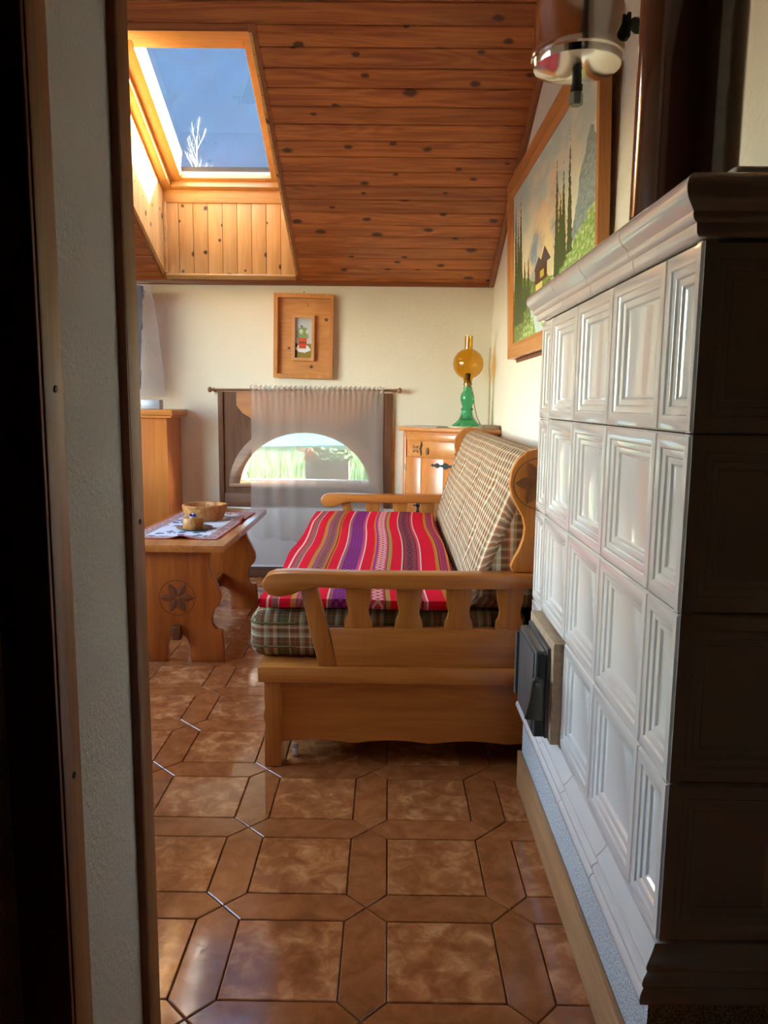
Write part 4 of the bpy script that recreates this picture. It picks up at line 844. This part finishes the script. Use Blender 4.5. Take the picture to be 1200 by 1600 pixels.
def runner_mat():
    mt, n, l, b = newmat('table_runner'); tc = n.new('ShaderNodeTexCoord'); sp = n.new('ShaderNodeSeparateXYZ'); l.new(tc.outputs['UV'], sp.inputs[0]); u, v = sp.outputs[0], sp.outputs[1]
    eu = mth(n, l, 'MULTIPLY', mth(n, l, 'SUBTRACT', .5, mth(n, l, 'ABSOLUTE', mth(n, l, 'SUBTRACT', u, .5))), .43); ev = mth(n, l, 'MULTIPLY', mth(n, l, 'SUBTRACT', .5, mth(n, l, 'ABSOLUTE', mth(n, l, 'SUBTRACT', v, .5))), .90); e = mth(n, l, 'MINIMUM', eu, ev)
    r = ramp(n, [(0, (.40, .05, .04)), (.035, (.46, .07, .06)), (.05, (.42, .36, .34)), (.07, (.30, .16, .14)), (.19, (.36, .20, .18)), (.26, (.62, .62, .66)), (.30, (.62, .62, .68))], True); l.new(mth(n, l, 'MULTIPLY', e, 4.0), r.inputs[0])
    vo = node(n, 'ShaderNodeTexVoronoi'); vo.inputs['Scale'].default_value = 1; mp = n.new('ShaderNodeMapping'); mp.inputs['Scale'].default_value = (9, 15, 1); l.new(tc.outputs['UV'], mp.inputs['Vector']); l.new(mp.outputs[0], vo.inputs['Vector'])
    nz = node(n, 'ShaderNodeTexNoise'); nz.inputs['Scale'].default_value = 30; l.new(tc.outputs['UV'], nz.inputs['Vector'])
    blot = mth(n, l, 'LESS_THAN', mth(n, l, 'ADD', vo.outputs['Distance'], mth(n, l, 'MULTIPLY', nz.outputs[0], .5)), .66); blot = mth(n, l, 'MULTIPLY', blot, mth(n, l, 'GREATER_THAN', e, .068)); 
    mot = mth(n, l, 'MULTIPLY', mth(n, l, 'GREATER_THAN', nz.outputs[0], .56), mth(n, l, 'MULTIPLY', mth(n, l, 'GREATER_THAN', e, .018), mth(n, l, 'LESS_THAN', e, .048)))
    c = mixc(n, l, blot, r.outputs[0], (.10, .11, .16)); c = mixc(n, l, mth(n, l, 'MULTIPLY', mot, .6), c, (.60, .56, .52)); l.new(c, b.inputs['Base Color']); b.inputs['Roughness'].default_value = .85; return mt
RC = Vector((-.985, 3.945)); RA = R(-1.6)
def run(a, b):
    u = (a-.5)*.425; v = (b-.5)*.885; x = RC.x+u*math.cos(RA)-v*math.sin(RA); y = RC.y+u*math.sin(RA)+v*math.cos(RA)
    z = .5625+.016*math.exp(-((a-.60)/.10)**2-((b-.0)/.06)**2)+.018*math.exp(-((a-1)/.035)**2-((b-.62)/.05)**2)
    return Vector((x, y, z))
rm = MB().grid(60, 80, run, uv=lambda a, b: (a, b)).build('table_runner', runner_mat(), None, 60); md = rm.modifiers.new('thickness', 'SOLIDIFY'); md.thickness = .0022; md.offset = 0
tag(rm, 'printed table runner with red border lying on the coffee table', 'table runner')
BARK = plain('bark_wood', (.66, .25, .05), .55, noise_amt=1.25, nscale=34, bmp=1.0)
def bwob(a, j): return 1+.05*math.sin(3*a+1)+.02*math.sin(7*a+j)+.06*noise.noise(Vector((math.cos(a)*4, math.sin(a)*4, j*.25)))+.03*noise.noise(Vector((math.cos(a)*12, math.sin(a)*12, j*.6)))
tag(MB().lathe([(0, 0), (.085, 0), (.098, .012), (.108, .040), (.116, .068), (.118, .080), (.110, .085), (.098, .080), (.085, .05), (.06, .03), (0, .026)], (-.985, 4.085, .5642), 90, wob=bwob).build('bark_bowl', BARK, None, 40), 'rough wooden bowl with bark rim on the table runner', 'bowl')
PL = (-.960, 3.775, .5642)
tag(MB().lathe([(0, 0), (.06, 0), (.078, .003), (.088, .009), (.0885, .011), (.078, .007), (.058, .0045), (0, .0045)], PL, 40).build('saucer', plain('dark_green_glaze', (.035, .05, .045), .2, coat=.6), None, 40), 'dark flat saucer under the small wooden candle holder', 'saucer')
ch = thing('candle_holder', 'small round log candle holder with foil tealight on the saucer', 'candle holder', (PL[0]-.006, PL[1], PL[2]+.0045))
MB().lathe([(0, 0), (.048, 0), (.050, .003), (.050, .050), (.047, .054), (.022, .054), (.022, .046), (0, .046)], (PL[0]-.006, PL[1], PL[2]+.0045), 36, wob=lambda a, j: 1+.006*math.sin(9*a)).build('log', BARK, ch, 40)
MB().lathe([(0, .046), (.0205, .046), (.021, .062), (.019, .062), (.019, .058), (0, .058)], (PL[0]-.006, PL[1], PL[2]+.0045), 24).build('tealight', plain('tealight_foil', (.55, .56, .66), .25, .9), ch, 40)
b = MB()
for k in range(5): a = k*1.3; b.box((-.006, -.0015, 0), (.006, .0015, .018), M=Matrix.Translation((PL[0]-.006+.010*math.cos(a), PL[1]+.010*math.sin(a), PL[2]+.060)) @ Matrix.Rotation(a, 4, 'Z') @ Matrix.Rotation(.4, 4, 'X'))
b.build('foil_flower', plain('blue_foil', (.10, .10, .28), .3, .6), ch)

# ================================================================== left cabinet and what stands on it
lc = thing('pine_cabinet', 'plain pine cabinet by the cream back wall with overhanging top', 'cabinet', (-1.8, 5.0, 0))
bx('body', (-2.25, 4.86, .02), (-1.395, YB-.018, 1.085), CAB_Z, lc, .003); bx('top_board', (-2.29, 4.83, 1.085), (-1.358, YB-.018, 1.100), CAB_X, lc, .004); bx('top_moulding', (-2.30, 4.82, 1.100), (-1.348, YB-.018, 1.138), CAB_X, lc, .006)
bx('corner_post', (-1.60, 4.848, .02), (-1.566, 4.862, 1.085), CAB_Z, lc, .003); bx('door', (-2.2, 4.848, .08), (-1.62, 4.861, 1.02), CAB_Z, lc, .004)
tag(MB().box((-1.548, 4.84, 1.1385), (-1.430, 4.92, 1.198), .004).build('silver_box', plain('grey_plastic', (.34, .34, .38), .4, .2), None, 35), 'small silver-grey box on the pine cabinet top', 'box')
def gar(a, b):
    y = 4.96+.05*math.sin(a*6.28); x = -1.66+.11*math.cos(a*6.28)*(1-.35*b)+.012*noise.noise(Vector((a*9, b*14, 0))); z = 1.90-b*.64; return Vector((x, y+.012*noise.noise(Vector((a*8, b*12, 4))), z))
gt = thing('hanging_garment', 'dark grey garment on a wire hanger inside the clear plastic cover', 'garment', (-1.64, 4.95, 1.25))
MB().grid(40, 40, gar).build('cloth', plain('dark_grey_fabric', (.075, .08, .10), .9, noise_amt=.5, nscale=20, bmp=.8), gt, 60)
zc_ = slope(0, 4.95).z
MB().tube([(-1.64, 4.95, zc_-.002), (-1.64, 4.95, 1.965), (-1.652, 4.95, 1.945), (-1.64, 4.95, 1.925), (-1.64, 4.95, 1.90), (-1.53, 4.95, 1.865)], .0025, 8).tube([(-1.64, 4.95, 1.90), (-1.75, 4.95, 1.865)], .0025, 8).build('wire_hanger', BLACKIRON, gt, 60)
def plas(a, b):
    w_ = .115+.085*b**.7; y = 4.95+.075*math.sin(a*6.28); x = -1.62+w_*math.cos(a*6.28)+.008*noise.noise(Vector((a*7, b*9, 2))); return Vector((x, y, 1.915-b*.70))
tag(MB().grid(48, 40, plas).build('plastic_cover', PLASTIC, None, 60), 'clear plastic garment cover hanging above the pine cabinet', 'plastic cover')

# ================================================================== outdoors
GRASS = plain('grass', (.04, .095, .016), .9, noise_amt=.5, nscale=9, bmp=.5)
lw = MB().grid(60, 40, lambda a, b: Vector((-14+28*a, YB+.27+14*b, .52+.05*b+.05*noise.noise(Vector((a*22, b*16, 0)))))).build('lawn', GRASS, None, 60); struct(lw, 'sunlit lawn outside the arched window')
struct(bx('yard', (-220, -220, -.9), (220, 420, -.7), plain('gravel_yard', (.34, .30, .25), .95, noise_amt=.3, nscale=4)), 'gravel ground around the house')
GTUFT = plain('grass_blades', (.06, .15, .025), .8)
gb = MB()
for i in range(2200):
    x = -2.4+random.random()*3.6; y = YB+.45+random.random()**1.4*3.2; a = random.random()*6.28; hh = .05+.10*random.random(); dx, dy = .008*math.cos(a), .008*math.sin(a); lx, ly = random.uniform(-.04, .04), random.uniform(-.04, .04); z = .50
    if -.72 < x < -.16 and y < YB+.56: continue
    gb.raw([(x-dx, y-dy, z), (x+dx, y+dy, z), (x+lx, y+ly, z+hh+.06)], [(0, 1, 2)])
tag(gb.build('grass_tufts', GTUFT, None, 'keep'), 'tall bright grass growing outside the arched window', 'grass', kind='stuff')
pb = thing('flower_planter', 'grey planter box of plants standing outside the arched window', 'planter', (-.44, YB+.40, .6))
MB().box((-.60, YB+.33, .60), (-.285, YB+.47, .775), .008).build('box', plain('grey_planter', (.045, .042, .04), .7), pb, 35); MB().box((-.57, YB+.35, .48), (-.31, YB+.45, .605)).build('support', DARK_X, pb)
fo_ = MB(); LEAF = plain('planter_leaves', (.06, .10, .04), .7); BLOS = plain('red_blossom', (.55, .06, .05), .6)
for i in range(240):
    c = Vector((random.uniform(-.60, -.27), YB+.40+random.uniform(-.08, .08), .775+random.random()**1.3*.085)); a = random.random()*6.28; t = random.uniform(.2, 1.2); u = Vector((math.cos(a), math.sin(a), .2))*.022; v = Vector((-math.sin(a)*math.cos(t), math.cos(a)*math.cos(t), math.sin(t)))*.014
    fo_.raw([c-u, c-v, c+u, c+v], [(0, 1, 2, 3)])
fo_.build('foliage', LEAF, pb, 'keep')
fo_ = MB()
for i in range(60):
    c = Vector((-.575+random.gauss(0, .028), YB+.38+random.gauss(0, .02), .815+random.gauss(0, .028))); a = random.random()*6.28; u = Vector((math.cos(a), math.sin(a), .3))*.014; v = Vector((-math.sin(a), math.cos(a)*.3, .9))*.014; fo_.raw([c-u, c-v, c+u, c+v], [(0, 1, 2, 3)])
fo_.build('blossom', BLOS, pb, 'keep')
hs = thing('neighbour_house', 'pale house with blue shutters beyond the lawn', 'house', (-2, 11.5, .5))
bx('wall', (-7, 11.5, .2), (2.5, 15, 3.0), plain('house_render', (.20, .33, .42), .9), hs)
BLUES = plain('blue_paint', (.16, .30, .55), .6)
for x in (-4.0, -2.35, -.75):
    wd = bx('window', (x-.3, 11.47, 1.2), (x+.3, 11.52, 2.3), WHITEALU, hs); bx('pane', (x-.25, 11.46, 1.25), (x+.25, 11.475, 2.25), plain('far_pane', (.25, .32, .40), .15), wd)
    for s in (-1, 1): bx('shutter', (x+s*.32 if s > 0 else x-.62, 11.44, 1.15), (x+.62 if s > 0 else x-.32, 11.48, 2.35), BLUES, hs)
bx('roof', (-7.4, 11.1, 3.0), (2.9, 15.4, 3.15), DARK_X, hs)
# bare tree seen through the skylight
tb = MB()
def branch(p, d, ln, r, lev):
    pts, rs = [p], [r]; q = p.copy(); dd = d.copy()
    for i in range(5):
        wg = .012 if lev == 0 else .07; dd = (dd+Vector((random.gauss(0, wg), random.gauss(0, wg), .05))).normalized(); q = q+dd*ln/5; pts.append(q.copy()); rs.append(r*(1-.16*(i+1)))
    tb.tube(pts, rs, 6 if lev < 2 else 3, cap=False)
    if lev < 3:
        for k in range((40, 7, 5)[lev]):
            t = .25+.75*(k+random.random()*.5)/(40, 7, 5)[lev]; i = min(4, int(t*5)); b0 = pts[i].lerp(pts[i+1], t*5-i if t*5-i <= 1 else 1); a = random.random()*6.28
            nd = (dd*1.0+Vector((math.cos(a), math.sin(a), .2))*.62).normalized(); branch(b0, nd, ln*(.20 if lev == 0 else .45)*(1.2-t*.85), rs[i]*.36, lev+1)
TP = Vector((-11.1, 45, -.7)); branch(TP, Vector((0, 0, 1)), 16.3, .11, 0)
tr = tb.build('bare_tree', plain('pale_bark', (.55, .50, .42), .8), None, 60, base=TP); tag(tr, 'leafless pale tree standing outside the skylight', 'tree')
# forested mountainside
FOREST = plain('forest_slope', (.010, .024, .034), .95, noise_amt=1.3, nscale=.10)
def mtn(a, b):
    x = -420+640*a; t = b; y = 170+t*200; z = -20+t*t*40+t*330
    k = noise.fractal(Vector((x*.008, t*3, 0)), .9, 2.1, 5)*12+abs(noise.noise(Vector((x*.12, t*42, 3))))*5; return Vector((x, y+k*.5, z+k))
mo = MB().grid(260, 150, mtn).build('forested_mountain', FOREST, None, 60); struct(mo, 'hazy blue forested mountainside filling the skylight view')
hz = MB().box((-420, 70, -60), (25, 165, 420)).build('valley_haze', None or bpy.data.materials.new('haze')); struct(hz, 'thin blue haze across the valley')
hm = hz.data.materials[0]; hm.use_nodes = True; hn = hm.node_tree.nodes; hn.clear(); ho = hn.new('ShaderNodeOutputMaterial'); vsn = hn.new('ShaderNodeVolumeScatter'); vsn.inputs['Color'].default_value = (.012, .21, 1, 1); vsn.inputs['Density'].default_value = .00024; vsn.inputs['Anisotropy'].default_value = .2
hm.node_tree.links.new(vsn.outputs[0], ho.inputs['Volume'])
